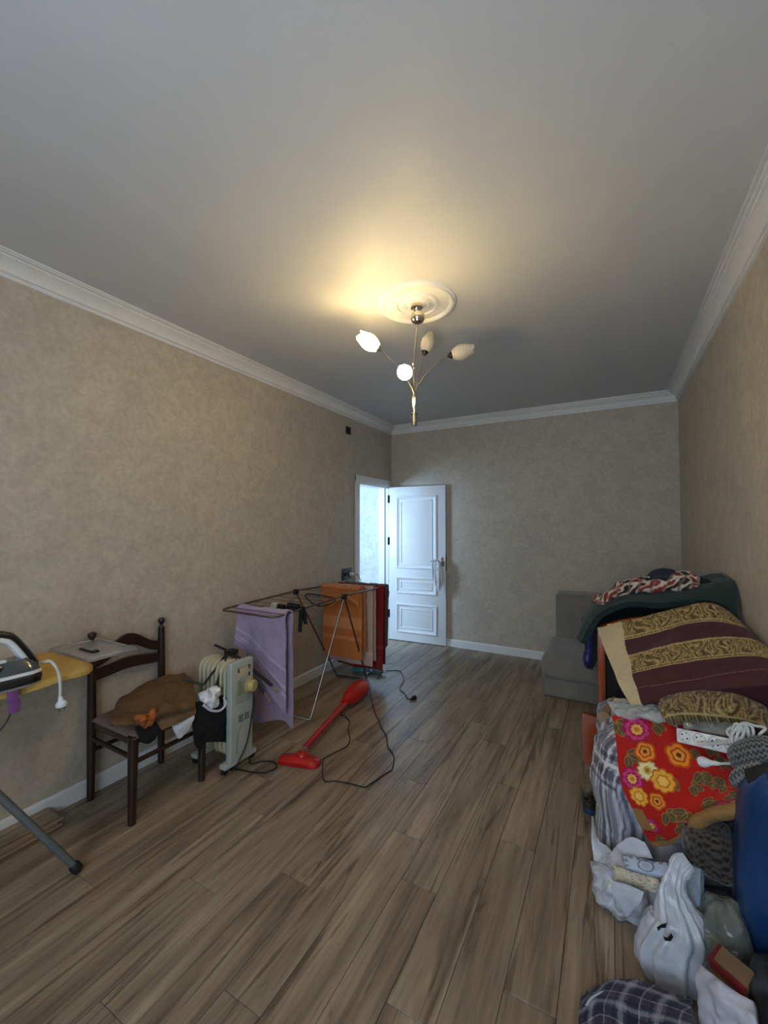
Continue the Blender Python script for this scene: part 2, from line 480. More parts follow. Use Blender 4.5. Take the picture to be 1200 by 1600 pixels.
# window behind the photographer
win = empty('window_1', ((WX0 + WX1) / 2, YF - 0.06, WZ0), kind='structure')
wf = MB()
for a, b_ in (((WX0, YF - 0.09, WZ0), (WX1, YF - 0.03, WZ0 + 0.06)), ((WX0, YF - 0.09, WZ1 - 0.06), (WX1, YF - 0.03, WZ1)),
              ((WX0, YF - 0.09, WZ0), (WX0 + 0.06, YF - 0.03, WZ1)), ((WX1 - 0.06, YF - 0.09, WZ0), (WX1, YF - 0.03, WZ1)),
              (((WX0 + WX1) / 2 - 0.04, YF - 0.09, WZ0), ((WX0 + WX1) / 2 + 0.04, YF - 0.03, WZ1))):
    wf.box(a, b_)
wf.build('window_frame', M_TRIM, win, 0)
M_PANE = film_mat('window_glass', (235, 240, 245), 0.06, 0.02)
for a, b_ in ((WX0 + 0.06, (WX0 + WX1) / 2 - 0.04), ((WX0 + WX1) / 2 + 0.04, WX1 - 0.06)):
    MB().box((a, YF - 0.065, WZ0 + 0.06), (b_, YF - 0.06, WZ1 - 0.06)).build('pane', M_PANE, win, 0)

# hall beyond the door
HX, HY0, HY1 = -4.35, 2.2, 5.35
HC = 2.7
MB().box((HX, HY0, -0.06), (XL - WT, HY1, -0.001)).box((XL - WT, DY0, -0.06), (XL, DY1, -0.001)).build('floor_hall', M_FLOOR, None, 0, kind='structure')
MB().box((HX - 0.1, HY1, -0.06), (XL - WT, HY1 + 0.1, HC)).build('wall_hall_back', M_HALLPAPER, None, 0, kind='structure')
MB().box((HX - 0.1, HY0 - 0.1, -0.06), (HX, HY1, HC)).build('wall_hall_left', M_HALLPAPER, None, 0, kind='structure')
MB().box((HX, HY0 - 0.1, -0.06), (XL - WT, HY0, HC)).build('wall_hall_front', M_HALLPAPER, None, 0, kind='structure')
MB().box((XL - WT - 0.02, YB + 0.12, -0.06), (XL - WT, HY1, HC)).build('wall_hall_right', M_HALLPAPER, None, 0, kind='structure')
MB().box((HX - 0.1, HY0 - 0.1, HC), (XL - WT, HY1 + 0.1, HC + 0.06)).build('ceiling_hall', M_CEIL, None, 0, kind='structure')

# crown moulding, one run per wall, mitred at the corners
PROF = [(0, .102), (.015, .102), (.015, .086), (.008, .084), (.009, .080), (.022, .078), (.024, .070), (.019, .067), (.024, .056), (.034, .044), (.048, .034), (.060, .029), (.058, .024), (.068, .024),
        (.069, .014), (.063, .012), (.070, .010), (.082, .011), (.084, .004), (.080, .0035), (.087, .003), (.101, .009), (.101, 0), (0, 0)]
def run(name, ends, prof, z_of, m):
    A = [ends(o, 0) for o, _ in prof]; B = [ends(o, 1) for o, _ in prof]
    n = len(prof)
    V = [Vector((p[0], p[1], z_of(d))) for p, (_, d) in zip(A, prof)] + [Vector((p[0], p[1], z_of(d))) for p, (_, d) in zip(B, prof)]
    F = [(i, (i + 1) % n, n + (i + 1) % n, n + i) for i in range(n)] + [tuple(range(n)), tuple(range(2 * n - 1, n - 1, -1))]
    return obj(name, V, F, m, None, 12, kind='structure')
ENDS = {'left': lambda o, k: (XL + o, YB - o if k else YF + o), 'back': lambda o, k: (XR - o if k else XL + o, YB - o),
        'right': lambda o, k: (XR - o, YF + o if k else YB - o), 'front': lambda o, k: (XL + o if k else XR - o, YF + o)}
for i, sd in enumerate(('left', 'back', 'right', 'front')):
    run('trim_%d' % (i + 1), ENDS[sd], PROF, lambda d: ZC - d, M_TRIM)
# baseboards
BP = [(0, 0), (.014, 0), (.014, .078), (.011, .086), (.004, .091), (0, .091)]
for sd in ('back', 'right', 'front'):
    run('baseboard_' + sd, ENDS[sd], BP, lambda d: d, M_TRIM)
run('baseboard_left', lambda o, k: (XL + o, 3.983 if k else YF + o), BP, lambda d: d, M_TRIM)

# ------------------------------------------------------------------ door: casing, leaf with mouldings, hinges, handle
door = empty('door_1', (XL, (DY0 + DY1) / 2, 0), kind='structure')
cas = MB()
cas.box((XL, DY0 - 0.075, 0), (XL + 0.018, DY0 + 0.006, DZ + 0.08), bev=0.004)
cas.box((XL, DY0 - 0.075, DZ - 0.002), (XL + 0.019, YB - 0.001, DZ + 0.082), bev=0.004)
cas.box((XL, DY1 - 0.004, 0), (XL + 0.018, YB - 0.001, DZ), bev=0.004)
cas.build('door_casing', M_DOOR, door, 30)
jb = MB()
jb.box((XL - WT - 0.006, DY0, 0), (XL + 0.002, DY0 + 0.02, DZ)).box((XL - WT - 0.006, DY1 - 0.02, 0), (XL + 0.002, DY1, DZ)).box((XL - WT - 0.006, DY0, DZ - 0.02), (XL + 0.002, DY1, DZ))
jb.box((XL - WT - 0.006, DY0 + 0.02, 0), (XL - 0.05, DY0 + 0.035, DZ - 0.02)).box((XL - WT - 0.006, DY1 - 0.035, 0), (XL - 0.05, DY1 - 0.02, DZ - 0.02))
jb.build('door_jamb', M_DOOR, door, 0)
HG = Vector((XL + 0.006, 4.797, 0)); EN = Vector((-1.792, 4.842, 0))
ld = (EN - HG); LW = ld.length; ld.normalize(); lnm = Vector((ld.y, -ld.x, 0))        # lnm faces the room
LT = 0.036
ML = Matrix(((ld.x, -lnm.x, 0, HG.x), (ld.y, -lnm.y, 0, HG.y), (0, 0, 1, 0), (0, 0, 0, 1)))   # local: s, depth away from room, z
leaf = MB().box((0.0, 0, 0.008), (LW, LT, 1.985), M=ML, bev=0.002).build('door_leaf', M_DOOR, door, 30)
def moulding(x0, x1, z0, z1, prof):
    """rectangular picture-frame moulding; prof: (inset, height)"""
    V = []; F = []; n = len(prof)
    for (cx, cz, ix, iz) in ((x0, z0, 1, 1), (x1, z0, -1, 1), (x1, z1, -1, -1), (x0, z1, 1, -1)):
        for d, h in prof: V.append(ML @ Vector((cx + ix * d, -h, cz + iz * d)))
    for k in range(4):
        for i in range(n - 1):
            a, b_ = k * n + i, ((k + 1) % 4) * n + i
            F.append((a, b_, b_ + 1, a + 1))
    return V, F
PM = [(0, -0.001), (0.0, .006), (.006, .013), (.016, .014), (.024, .009), (.030, .005), (.040, .003), (.046, -0.001)]
PM2 = [(0, -0.001), (0.002, .005), (.007, .006), (.012, .003), (.014, -0.001)]
for x0, x1, z0, z1 in ((.110, .662, .930, 1.862), (.108, .660, .608, .826), (.108, .660, .112, .482)):
    V, F = moulding(x0, x1, z0, z1, PM)
    obj('panel_moulding', V, F, M_DOOR, leaf, 25)
    V, F = moulding(x0 + .062, x1 - .062, z0 + .062, z1 - .062, PM2)
    obj('panel_bead', V, F, M_DOOR, leaf, 25)
for z in (1.83, 1.28, 0.34):
    MB().lathe([(.008, -.05), (.008, .05)], ML @ Vector((-0.004, -0.008, z)), seg=10).box((-0.002, -0.003, z - .05), (0.014, 0.0, z + .05), M=ML).build('hinge', M_DARKMETAL, door, 30)
hd = MB()
hd.box((.715, -0.006, .98), (.755, 0.0, 1.09), M=ML, bev=.002)
hd.tube([ML @ Vector((.735, 0, 1.045)), ML @ Vector((.735, -.05, 1.045)), ML @ Vector((.715, -.055, 1.045)), ML @ Vector((.60, -.055, 1.04))], .009, 10)
hd.build('door_handle', M_CHROME, leaf, 40)
MB().box((LW - 0.001, .006, .93), (LW + .002, LT - .006, 1.13), M=ML).build('lock_plate', M_DARKMETAL, leaf, 0)

# ------------------------------------------------------------------ wall fittings
M_BLACKPL = mat('black_plastic', (26, 25, 25), 0.45, var=0.1)
M_DKGREY = mat('anthracite_plastic', (62, 60, 58), 0.4)
M_WHITEPL = mat('white_plastic', (226, 226, 224), 0.35, var=0.03)
sw = empty('electrical_box', (XL, 3.838, 2.505), 'small black square electrical box high on the wall by the door', 'electrical box')
MB().box((XL, 3.795, 2.505), (XL + .012, 3.882, 2.59), bev=.003).build('body', M_BLACKPL, sw)
MB().box((XL + .010, 3.808, 2.518), (XL + .0145, 3.869, 2.577), bev=.002).build('cover', mat('box_cover', (18, 17, 17), .6), sw)
so = empty('wall_socket', (XL, 3.82, .88), 'dark grey double wall socket beside the door casing', 'socket')
MB().box((XL, 3.722, .885), (XL + .010, 3.92, 1.012), bev=.004).build('frame', M_DKGREY, so)
for yc in (3.772, 3.870):
    MB().box((XL + .008, yc - .042, .905), (XL + .012, yc + .042, .992), bev=.003).build('socket_insert', mat('socket_insert', (48, 46, 45), .35), so)
    MB().lathe([(.02, 0), (.02, .002), (.0185, .002), (.0185, .0)], (XL + .012, yc, .948), (1, 0, 0), 20).build('socket_ring', M_DKGREY, so)
pl = empty('white_plug', (XL + .03, 3.870, .93), 'small white plug adapter pushed into the dark wall socket', 'plug')
MB().lathe([(.017, 0), (.019, .01), (.019, .035), (.012, .045), (.006, .06)], (XL + .013, 3.870, .948), (1, 0.15, -.05), 16).build('body', M_WHITEPL, pl)
_p = Vector((XL + .07, 3.878, .945))
cord('cord', [_p, _p + Vector((.03, .02, -.01)), _p + Vector((.07, .03, -.09)), _p + Vector((.12, 0, -.16)), _p + Vector((.2, -.12, -.10)), _p + Vector((.33, -.2, -.05)), _p + Vector((.48, -.22, -.06)), _p + Vector((.53, -.19, -.12)), _p + Vector((.50, -.16, -.22)), _p + Vector((.44, -.1, -.45)), _p + Vector((.42, -.1, -.75)), _p + Vector((.40, -.14, -.94))], .0032, M_BLACKPL, pl)

# ------------------------------------------------------------------ ceiling rose and chandelier
RC = atz(651, 473.5, ZC); RC = Vector((RC.x, RC.y, ZC))
RR = 0.232
prof = [(0.0, .012), (.055, .012), (.062, .020), (.068, .014), (.076, .020), (.083, .013), (.090, .017), (.096, .011), (.110, .010), (.116, .017), (.124, .017), (.130, .008), (.19, .006), (.196, .016), (.204, .022), (.214, .022), (.220, .014), (.228, .010), (RR, 0.0)]
MB().lathe([(r, -h) for r, h in prof[::-1]], RC, (0, 0, 1), 72).build('ceiling_rose', M_TRIM, None, 25, label='round white ringed plaster rose on the ceiling above the chandelier', cat='ceiling rose')
M_STEEL = mat('brushed_steel', (170, 165, 155), 0.28, metal=1.0, var=0.05)
def shade_mat(name, lit, power=0.0):
    N = NT(name); n = N.n; b = N.b
    tc = N.add('ShaderNodeTexCoord'); w = N.add('ShaderNodeTexWave', wave_type='BANDS'); w.inputs['Scale'].default_value = 18; w.inputs['Distortion'].default_value = 5
    N.ln(tc.outputs['Object'], w.inputs['Vector'])
    r = ramp(N, w.outputs['Fac'], [(0.0, lin(236, 230, 218)), (1.0, lin(226, 219, 206))])
    tr = N.add('ShaderNodeBsdfTranslucent'); N.ln(r.outputs['Color'], tr.inputs['Color'])
    N.ln(r.outputs['Color'], b.inputs['Base Color']); b.inputs['Roughness'].default_value = 0.2
    mx = N.add('ShaderNodeMixShader'); mx.inputs[0].default_value = 0.5
    N.ln(b.outputs[0], mx.inputs[1]); N.ln(tr.outputs[0], mx.inputs[2])
    last = mx.outputs[0]
    if lit:
        em = N.add('ShaderNodeEmission'); em.inputs['Color'].default_value = (1.0, 0.77, 0.38, 1); em.inputs['Strength'].default_value = power
        ad = N.add('ShaderNodeAddShader'); N.ln(last, ad.inputs[0]); N.ln(em.outputs[0], ad.inputs[1]); last = ad.outputs[0]
    N.ln(last, N.out.inputs['Surface'])
    return N.m
M_LIT, M_LIT2, M_UNLIT = shade_mat('lit_glass_shade', True, 11), shade_mat('bright_lit_glass_shade', True, 68), shade_mat('unlit_glass_shade', False)
ch = empty('chandelier', RC, 'chrome four-arm chandelier with tulip glass shades, two of them lit', 'chandelier')
DEP = (RC - CAM).dot(FWD)
rod_top, rod_bot = Vector((RC.x, RC.y, ZC - .012)), atd(648, 650, DEP)
ax = (rod_top - rod_bot).normalized()
MB().lathe([(.035, 0), (.035, -.02), (.022, -.03), (.015, -.05)], (RC.x, RC.y, ZC - .012), seg=24).build('ceiling_mount', M_CHROME, ch)
sph = atd(652.5, 496, DEP)
MB().lathe([(.0005, -.042)] + [(.042 * math.cos(a), .042 * math.sin(a)) for a in np.linspace(-1.4, 1.4, 14)] + [(.0005, .042)], sph, ax, 28).build('ball_canopy', M_CHROME, ch)
jn = atd(646.5, 572, DEP)
MB().tube([sph, jn], .0065, 10).lathe([(.009, -.015), (.011, 0), (.009, .015)], jn, ax, 12).build('rod', M_CHROME, ch)
base = atd(647, 648, DEP); tip_ = atd(647, 664, DEP)
MB().lathe([(.017, 0), (.021, .004), (.021, .010), (.017, .012), (.017, .075), (.014, .08)], base + ax * .012, (tip_ - base), 20).build('bottom_cup', mat('satin_steel', (120, 118, 114), .4, metal=.8), ch)
MB().tube([jn, base + ax * .01], .006, 8).build('lower_rod', M_STEEL, ch)
ARMS = [  # shade base px, tip px, depth change base, tip, lit, lift point
    ((594, 546), (558, 522), 0.00, -0.02, True, (626, 580, .0)),
    ((637, 585), (627, 578), -0.26, -0.38, True, (644, 598, -.12)),
    ((663, 553), (676, 513), 0.20, 0.24, False, (657, 580, .10)),
    ((702, 556), (739, 545), 0.04, 0.03, False, (672, 578, .02))]
for (bp_, tp, db, dt, lit, mid) in ARMS:
    b0 = atd(bp_[0], bp_[1], DEP + db); t0 = atd(tp[0], tp[1], DEP + dt); d = (t0 - b0).normalized()
    m0 = atd(mid[0], mid[1], DEP + mid[2]); st = atd(648, 615, DEP) + Vector((random.uniform(-.008, .008), random.uniform(-.008, .008), 0))
    am = MB().tube([base + ax * .01, st, m0, b0 - d * .01], .0045, 8, smooth=10).build('arm', M_STEEL, ch)
    MB().lathe([(.007, -.012), (.014, 0), (.022, .012), (.024, .022), (.020, .022)], b0, d, 18).build('lamp_collar', M_DARKMETAL if not lit else M_STEEL, am)
    SC = 0.8 if db < -.1 else 1.0; L = 0.135
    pr_ = [(.020, .012), (.030, .024), (.041, .045), (.047, .070), (.045, .095), (.036, .118), (.028, L)]; pr_ = [(r * SC, h * SC) for r, h in pr_]
    wob = lambda j, a: (0.016 * abs(math.cos(a * 1.5)) if j == 6 else 0)
    sm = MB(); ax_ = d
    x = ax_.orthogonal().normalized(); y = ax_.cross(x); sg = 28; V = []; F = []
    for inner in (0, 1):
        for j, (r, h) in enumerate(pr_):
            for k in range(sg):
                a = 2 * math.pi * k / sg
                V.append(b0 + ax_ * (h + wob(j, a)) + (x * math.cos(a) + y * math.sin(a)) * (r - .002 * inner))
    nn = len(pr_) * sg
    for o_ in (0, nn):
        for j in range(len(pr_) - 1):
            for k in range(sg): F.append((o_ + j * sg + k, o_ + j * sg + (k + 1) % sg, o_ + (j + 1) * sg + (k + 1) % sg, o_ + (j + 1) * sg + k))
    for k in range(sg): F.append(((len(pr_) - 1) * sg + k, (len(pr_) - 1) * sg + (k + 1) % sg, nn + (len(pr_) - 1) * sg + (k + 1) % sg, nn + (len(pr_) - 1) * sg + k))
    obj('lamp_shade', V, F, (M_LIT2 if db < -.1 else M_LIT) if lit else M_UNLIT, am, 50, label='glowing tulip glass shade' if lit else 'unlit frosted tulip glass shade')
    bl = MB().lathe([(.008, .0), (.011, .02), (.015, .04), (.012, .055), (.001, .062)], b0 + d * .01, d, 14)
    bl.build('bulb', mat('bulb_lit', (255, 240, 210), .3, emit=((1, .82, .55, 1), 12)) if lit else mat('bulb_off', (225, 222, 214), .2), am)
    if lit:
        ldt = bpy.data.lights.new('chandelier_bulb', 'POINT'); ldt.energy = 1.5; ldt.color = (1.0, 0.77, 0.38); ldt.shadow_soft_size = .02
        lo = bpy.data.objects.new('chandelier_bulb_light', ldt); COL.objects.link(lo); lo.parent = ch; lo.location = b0 + d * .085 - WORLD[ch.name]

# ================================================================== along the left wall
M_DKWOOD = mat('dark_stained_wood', (46, 29, 22), 0.35, var=0.3, vscale=10, stretch=(6, 6, 1), coat=0.3)
M_SEAT = mat('seat_fabric', (128, 104, 94), 0.85, var=0.1, vscale=30, bump=0.3, bscale=250)
# ---- ladder-back chair, its back to the wall
cx0, cx1, cy0, cy1 = -2.515, -2.125, 1.245, 1.648
chair = empty('dining_chair', ((cx0 + cx1) / 2, (cy0 + cy1) / 2, 0), 'dark stained ladder-back wooden chair with beige padded seat against the wall', 'chair')
PB = []
for y in (cy0, cy1):
    p = MB()
    p.tube([(cx0 + .005, y, 0), (cx0, y, .42), (cx0 - .012, y, .845)], [.019, .0235, .020], 14)
    post = p.build('back_post', M_DKWOOD, chair, 40)
    MB().lathe([(.018, 0), (.012, .012), (.010, .020), (.019, .036), (.022, .046), (.019, .056), (.008, .061), (.0005, .062)], (cx0 - .012, y, .842), seg=18).build('finial', M_DKWOOD, post, 40)
def rail(zc_fn, hh, th, name, n=16, x0=cx0 - .008):
    V = []; F = []
    for i in range(n + 1):
        t = i / n; y = cy0 + .015 + (cy1 - cy0 - .03) * t; zt, zb = zc_fn(t)
        bow = -.012 * math.sin(math.pi * t)
        for dx, z in ((-th, zb), (th, zb), (th, zt), (-th, zt)): V.append(Vector((x0 + dx + bow, y, z)))
    for i in range(n):
        for k in range(4): F.append((i * 4 + k, i * 4 + (k + 1) % 4, (i + 1) * 4 + (k + 1) % 4, (i + 1) * 4 + k))
    F += [(0, 1, 2, 3), tuple(n * 4 + k for k in (3, 2, 1, 0))]
    obj(name, V, F, M_DKWOOD, chair, 40)
bump_ = lambda t: math.sin(math.pi * t) ** 2.2
rail(lambda t: (.765 + .085 * bump_(t), .708 + .075 * bump_(t)), 0, .010, 'top_rail')
rail(lambda t: (.690 + .020 * bump_(t), .635 + .012 * bump_(t)), 0, .010, 'lower_rail')
for y in (cy0, cy1):
    MB().tube([(cx1, y, 0), (cx1, y, .30), (cx1, y, .435)], [.019, .0235, .025], 14).build('leg', M_DKWOOD, chair, 40)
for a, b_ in (((cx0, cy0, .33), (cx1, cy0, .325)), ((cx0, cy1, .33), (cx1, cy1, .325)), ((cx1, cy0, .30), (cx1, cy1, .30)), ((cx0, cy0, .26), (cx0, cy1, .26)), ((cx0, cy0, .20), (cx1, cy0, .195))):
    if a[2] in (.20,): continue
    MB().tube([a, b_], .012, 10).build('stretcher', M_DKWOOD, chair, 40)
MB().box((cx0 + .005, cy0 - .005, .385), (cx1 + .0, cy1 + .005, .425), bev=.006).build('seat_frame', M_DKWOOD, chair, 30)
gs = [[(cx0 + .02, cy0 - .012, .428), (cx0 + .02, (cy0 + cy1) / 2, .432), (cx0 + .02, cy1 + .012, .428)], [((cx0 + cx1) / 2, cy0 - .014, .430), ((cx0 + cx1) / 2, (cy0 + cy1) / 2, .436), ((cx0 + cx1) / 2, cy1 + .014, .43)], [(cx1 + .03, cy0 - .012, .428), (cx1 + .03, (cy0 + cy1) / 2, .43), (cx1 + .03, cy1 + .012, .428)]]
soft('seat', gs, 26, 26, .026, .012, M_SEAT, chair, puff=5, wr=(.003, 12), toward=(0, 0, 9))

# ---- clothes thrown over the chair
M_BROWN = mat('brown_cloth', (104, 76, 46), 0.9, var=0.12, vscale=25, bump=0.3, bscale=200)
M_BLACKC = mat('black_cloth', (16, 15, 17), 0.9, var=0.2, vscale=20, bump=0.3)
M_WHITEC = mat('white_cloth', (214, 214, 222), 0.8, var=0.06, vscale=20, bump=0.2)
M_ORANGEC = mat('orange_wool', (168, 92, 40), 0.95, var=0.25, vscale=60, bump=0.8, bscale=120)
Zs = .47
br = [[atx(192, 1090, -2.46), atx(228, 1070, -2.46), atx(258, 1057, -2.46), atx(288, 1053, -2.45)],
      [atx(182, 1104, -2.34), atx(226, 1083, -2.34), atx(262, 1069, -2.34), atx(299, 1064, -2.33)],
      [atx(176, 1120, -2.22), atx(222, 1106, -2.21), atx(264, 1090, -2.2), atx(303, 1080, -2.2)],
      [atx(172, 1131, -2.14), atx(215, 1124, -2.10), atx(258, 1108, -2.08), atx(303, 1098, -2.08)],
      [atx(190, 1133, -2.12), atx(222, 1132, -2.085), atx(262, 1116, -2.075), atx(303, 1108, -2.07)]]
soft('brown_garment', br, 60, 50, .010, .014, M_BROWN, wr=(.012, 9), seed=3, label='brown folded garment thrown over the seat of the wooden chair', cat='garment')
br2 = [[atx(244, 1120, -2.11), atx(272, 1112, -2.11), atx(304, 1103, -2.11)],
       [atx(246, 1130, -2.085), atx(276, 1120, -2.082), atx(305, 1110, -2.08)],
       [atx(252, 1141, -2.08), atx(280, 1129, -2.075), atx(304, 1117, -2.075)]]
soft('brown_hem', br2, 30, 20, .006, .006, mat('brown_lining', (118, 92, 62), .9, bump=.3), wr=(.006, 14), seed=5, label='lighter brown cloth hanging below the folded garment at the seat edge', cat='cloth')
# fluffy orange scarf end
fl_c = atx(230, 1122, -2.075)
of = sack('orange_scarf', fl_c, (.022, .050, .035), M_ORANGEC, wr=(.035, 22), seed=4, floor=None, res=(48, 30), p=(2, 2), label='fluffy orange wool scarf poking out at the chair seat edge', cat='scarf')
bk1 = [[atx(212, 1132, -2.10), atx(228, 1136, -2.09), atx(246, 1130, -2.09)], [atx(215, 1148, -2.085), atx(229, 1152, -2.075), atx(247, 1142, -2.075)], [atx(220, 1158, -2.09), atx(232, 1160, -2.085), atx(240, 1154, -2.085)]]
soft('black_garment', bk1, 24, 24, .008, .008, M_BLACKC, wr=(.006, 16), label='small black garment hanging under the orange scarf', cat='garment')
wh = [[atx(268, 1132, -2.10), atx(284, 1122, -2.10), atx(303, 1112, -2.10)], [atx(272, 1142, -2.075), atx(286, 1134, -2.07), atx(303, 1120, -2.07)], [atx(278, 1154, -2.08), atx(283, 1152, -2.075), atx(296, 1138, -2.075)]]
soft('white_garment', wh, 24, 24, .004, .004, M_WHITEC, wr=(.005, 18), label='pointed white cloth end hanging from the chair seat', cat='garment')
bk2 = [[atx(305, 1098, -2.12), atx(325, 1092, -2.12), atx(352, 1085, -2.12)], [atx(303, 1125, -2.09), atx(325, 1120, -2.085), atx(350, 1110, -2.09)],
       [atx(302, 1145, -2.085), atx(318, 1140, -2.075), atx(352, 1130, -2.085)], [atx(306, 1165, -2.09), atx(317, 1150, -2.085), atx(353, 1150, -2.09)]]
bk2.append([atx(312, 1172, -2.09), atx(318, 1160, -2.09), atx(357, 1158, -2.095)])
soft('black_trousers', bk2, 40, 40, .010, .012, M_BLACKC, wr=(.010, 12), seed=8, label='black garment hanging over the chair corner beside the oil radiator', cat='garment')
# white cap
capc = atx(328, 1090, -2.12)
cp = empty('white_bonnet', capc - Vector((0, 0, .06)), 'crumpled white satin bonnet lying on black clothes beside the radiator', 'bonnet')
M_SATIN = mat('white_satin', (226, 226, 232), 0.35, var=0.05, vscale=15, sheen=.2)
sack('crown', capc, (.05, .062, .052), M_SATIN, cp, wr=(.03, 16), seed=6, floor=None, res=(56, 34), fold=.05, p=(2.2, 2.2))
bp3 = [atx(x, y, -2.075) for x, y in ((318, 1102), (330, 1110), (344, 1110), (353, 1100), (350, 1090))]
MB().tube(bp3, .007, 8, smooth=6).build('brim', M_SATIN, cp, 60)

# ---- leftover laminate boards stacked by the baseboard
for k, (dx, dy) in enumerate(((.012, 0), (.004, -.018), (.010, .006), (-.004, -.012))):
    MB().box((-2.552 + dx * .3, -.18 + dy, .0005 + k * .0135), (-2.428 + dx, 1.075 + dy, .0120 + k * .0135), bev=.0015, seg=1).build('laminate_board', M_FLOOR if k == 3 else mat('laminate_edge', (150, 124, 96), .6), None, 30, label=('bottom board of the spare laminate stack by the wall', 'second board from the floor in the spare laminate stack', 'third board from the floor in the spare laminate stack', 'wood-grained board on top of the spare laminate stack by the wall')[k], cat='board', group='spare boards stacked by the left wall')

# ---- ironing board
IZ = .872
ib = empty('ironing_board', (-2.24, .35, 0), 'ironing board with yellow cover and silver iron rest beside the chair', 'ironing board')
M_YEL = mat('yellow_cover', (196, 160, 84), 0.8, var=0.1, vscale=9, bump=0.2, bscale=200)
def ibsd(t):   # half outline: t from wide end towards nose
    return .225 if t < .75 else .225 * math.sqrt(max(0, 1 - ((t - .75) / .27) ** 2))
V = []; F = []; rows_ = 40; ctrx = -2.235; yend, ynose = 1.02, -.30
ol = []
for i in range(rows_ + 1):
    t = i / rows_; y = yend + (ynose - yend) * t
    w = ibsd(t)
    if t < .05: w -= .05 * (1 - t / .05) ** 2
    ol.append((w, y))
outl = [(ctrx + w, y) for w, y in ol] + [(ctrx - w, y) for w, y in ol[::-1]]
n_ = len(outl)
cxm, cym = ctrx, (yend + ynose) / 2
lay = [(1.0, IZ - .028), (1.004, IZ - .012), (.995, IZ - .003), (.97, IZ)]
for sc, z in lay:
    for x, y in outl: V.append(Vector((cxm + (x - cxm) * sc, cym + (y - cym) * (1 - (1 - sc) * .3), z + (.003 * math.sin(y * 23) if z < IZ - .02 else 0))))
for l in range(3):
    for i in range(n_): F.append((l * n_ + i, l * n_ + (i + 1) % n_, (l + 1) * n_ + (i + 1) % n_, (l + 1) * n_ + i))
F.append(tuple(range(n_ - 1, -1, -1))); F.append(tuple(3 * n_ + i for i in range(n_)))
obj('board_top', V, F, M_YEL, ib, 50)
M_TRAY = mat('silver_sheet', (196, 196, 196), 0.34, metal=.7, var=.08)
tr = MB()
TA, TB = (-2.535, 1.045), (-2.165, 1.285)
tr.box((TA[0], TA[1], .846), (TB[0], TB[1], .858), bev=.005)
tray = tr.build('iron_rest', M_TRAY, ib, 35)
rim = [(TA[0] + .01, TA[1] + .01, .860), (TB[0] - .01, TA[1] + .01, .860), (TB[0] - .01, TB[1] - .01, .860), (TA[0] + .01, TB[1] - .01, .860)]
MB().tube(rim, .006, 8, closed=True).build('rest_rim', M_TRAY, tray, 60)
MB().box((-2.40, 1.12, .858), (-2.27, 1.155, .866), bev=.003).build('rest_slot', mat('slot_dark', (40, 34, 30), .4, metal=.5), tray)
MB().box((-2.375, 1.125, .866), (-2.285, 1.15, .872), bev=.002).build('rest_pad', mat('pad_silver', (190, 185, 175), .3, metal=.8), tray)
for x in (-2.42, -2.22):
    MB().tube([(x, .90, .835), (x, 1.06, .847)], .006, 8).build('rest_arm', M_TRAY, tray, 60)
M_GREYT = mat('grey_enamel_tube', (112, 116, 116), 0.4, metal=.3, var=.06)
def iron_leg(foot, top):
    lg = MB().tube([foot, top], .0145, 12).build('leg', M_GREYT, ib, 60)
    f, t = Vector(foot), Vector(top); d = (f - t).normalized()
    MB().lathe([(.016, -.03), (.0205, -.022), (.0215, .0), (.018, .012), (.002, .015)], f, d, 16).build('rubber_foot', M_BLACKPL, lg, 40)
_n = ray(124, 1361).cross(ray(0, 1245)); _tx, _tz = -2.28, IZ - .03
iron_leg((-2.035, .962, .02), (_tx, -(_n.x * _tx + _n.z * (_tz - 1.5)) / _n.y, _tz))
iron_leg((-2.30, -.35, .02), (-2.33, .70, IZ - .04)); iron_leg((-1.98, -.35, .02), (-2.13, .70, IZ - .04))
MB().tube([(-2.30, -.35, .035), (-1.98, -.35, .035)], .0125, 10).build('cross_tube', M_GREYT, ib, 60)

# ---- steam iron, heel towards the chair
IX, IY, IS = -2.055, .805, 1.32
irn = empty('steam_iron', (IX, .72, IZ), 'black and white steam iron with loop handle standing on the ironing board', 'iron')
M_IBLK = mat('iron_black', (24, 24, 26), 0.25, coat=.4); M_IWHT = mat('iron_white', (222, 224, 224), 0.25, coat=.4); M_IGREY = mat('iron_clear_grey', (70, 76, 76), 0.15, coat=.5)
def iron_slice(L, W, yb, n=20):
    pts = []
    for i in range(n + 1):
        t = i / n; w = W * (1 - t ** 2.6) ** .8 if t < 1 else 0
        if t < .08: w *= .8 + .2 * t / .08
        pts.append((w, yb - L * t))
    return pts
def iron_body(name, levels, m):
    V = []; F = []; n = None
    for (z, L, W, yb) in levels:
        p = iron_slice(L * IS, W * IS, IY + yb * IS); o = [(IX + w, y, IZ + z * IS) for w, y in p] + [(IX - w, y, IZ + z * IS) for w, y in p[-2::-1]]
        n = len(o); V += [Vector(q) for q in o]
    for l in range(len(levels) - 1):
        for i in range(n): F.append((l * n + i, l * n + (i + 1) % n, (l + 1) * n + (i + 1) % n, (l + 1) * n + i))
    F.append(tuple(range(n - 1, -1, -1))); F.append(tuple((len(levels) - 1) * n + i for i in range(n)))
    return obj(name, V, F, m, irn, 40)
iron_body('soleplate', [(.001, .275, .056, -.008), (.008, .275, .058, -.005)], M_TRAY)
iron_body('skirt', [(.009, .268, .060, -.004), (.026, .262, .061, -.002), (.034, .235, .056, -.002)], M_IBLK)
iron_body('side_band', [(.0345, .232, .056, -.002), (.043, .228, .055, -.002)], M_IWHT)
iron_body('water_tank', [(.0435, .22, .050, -.004), (.062, .19, .042, -.012), (.078, .12, .028, -.03)], M_IGREY)
IQ = lambda x, y, z: Vector((IX + x * IS, IY + y * IS, IZ + z * IS))
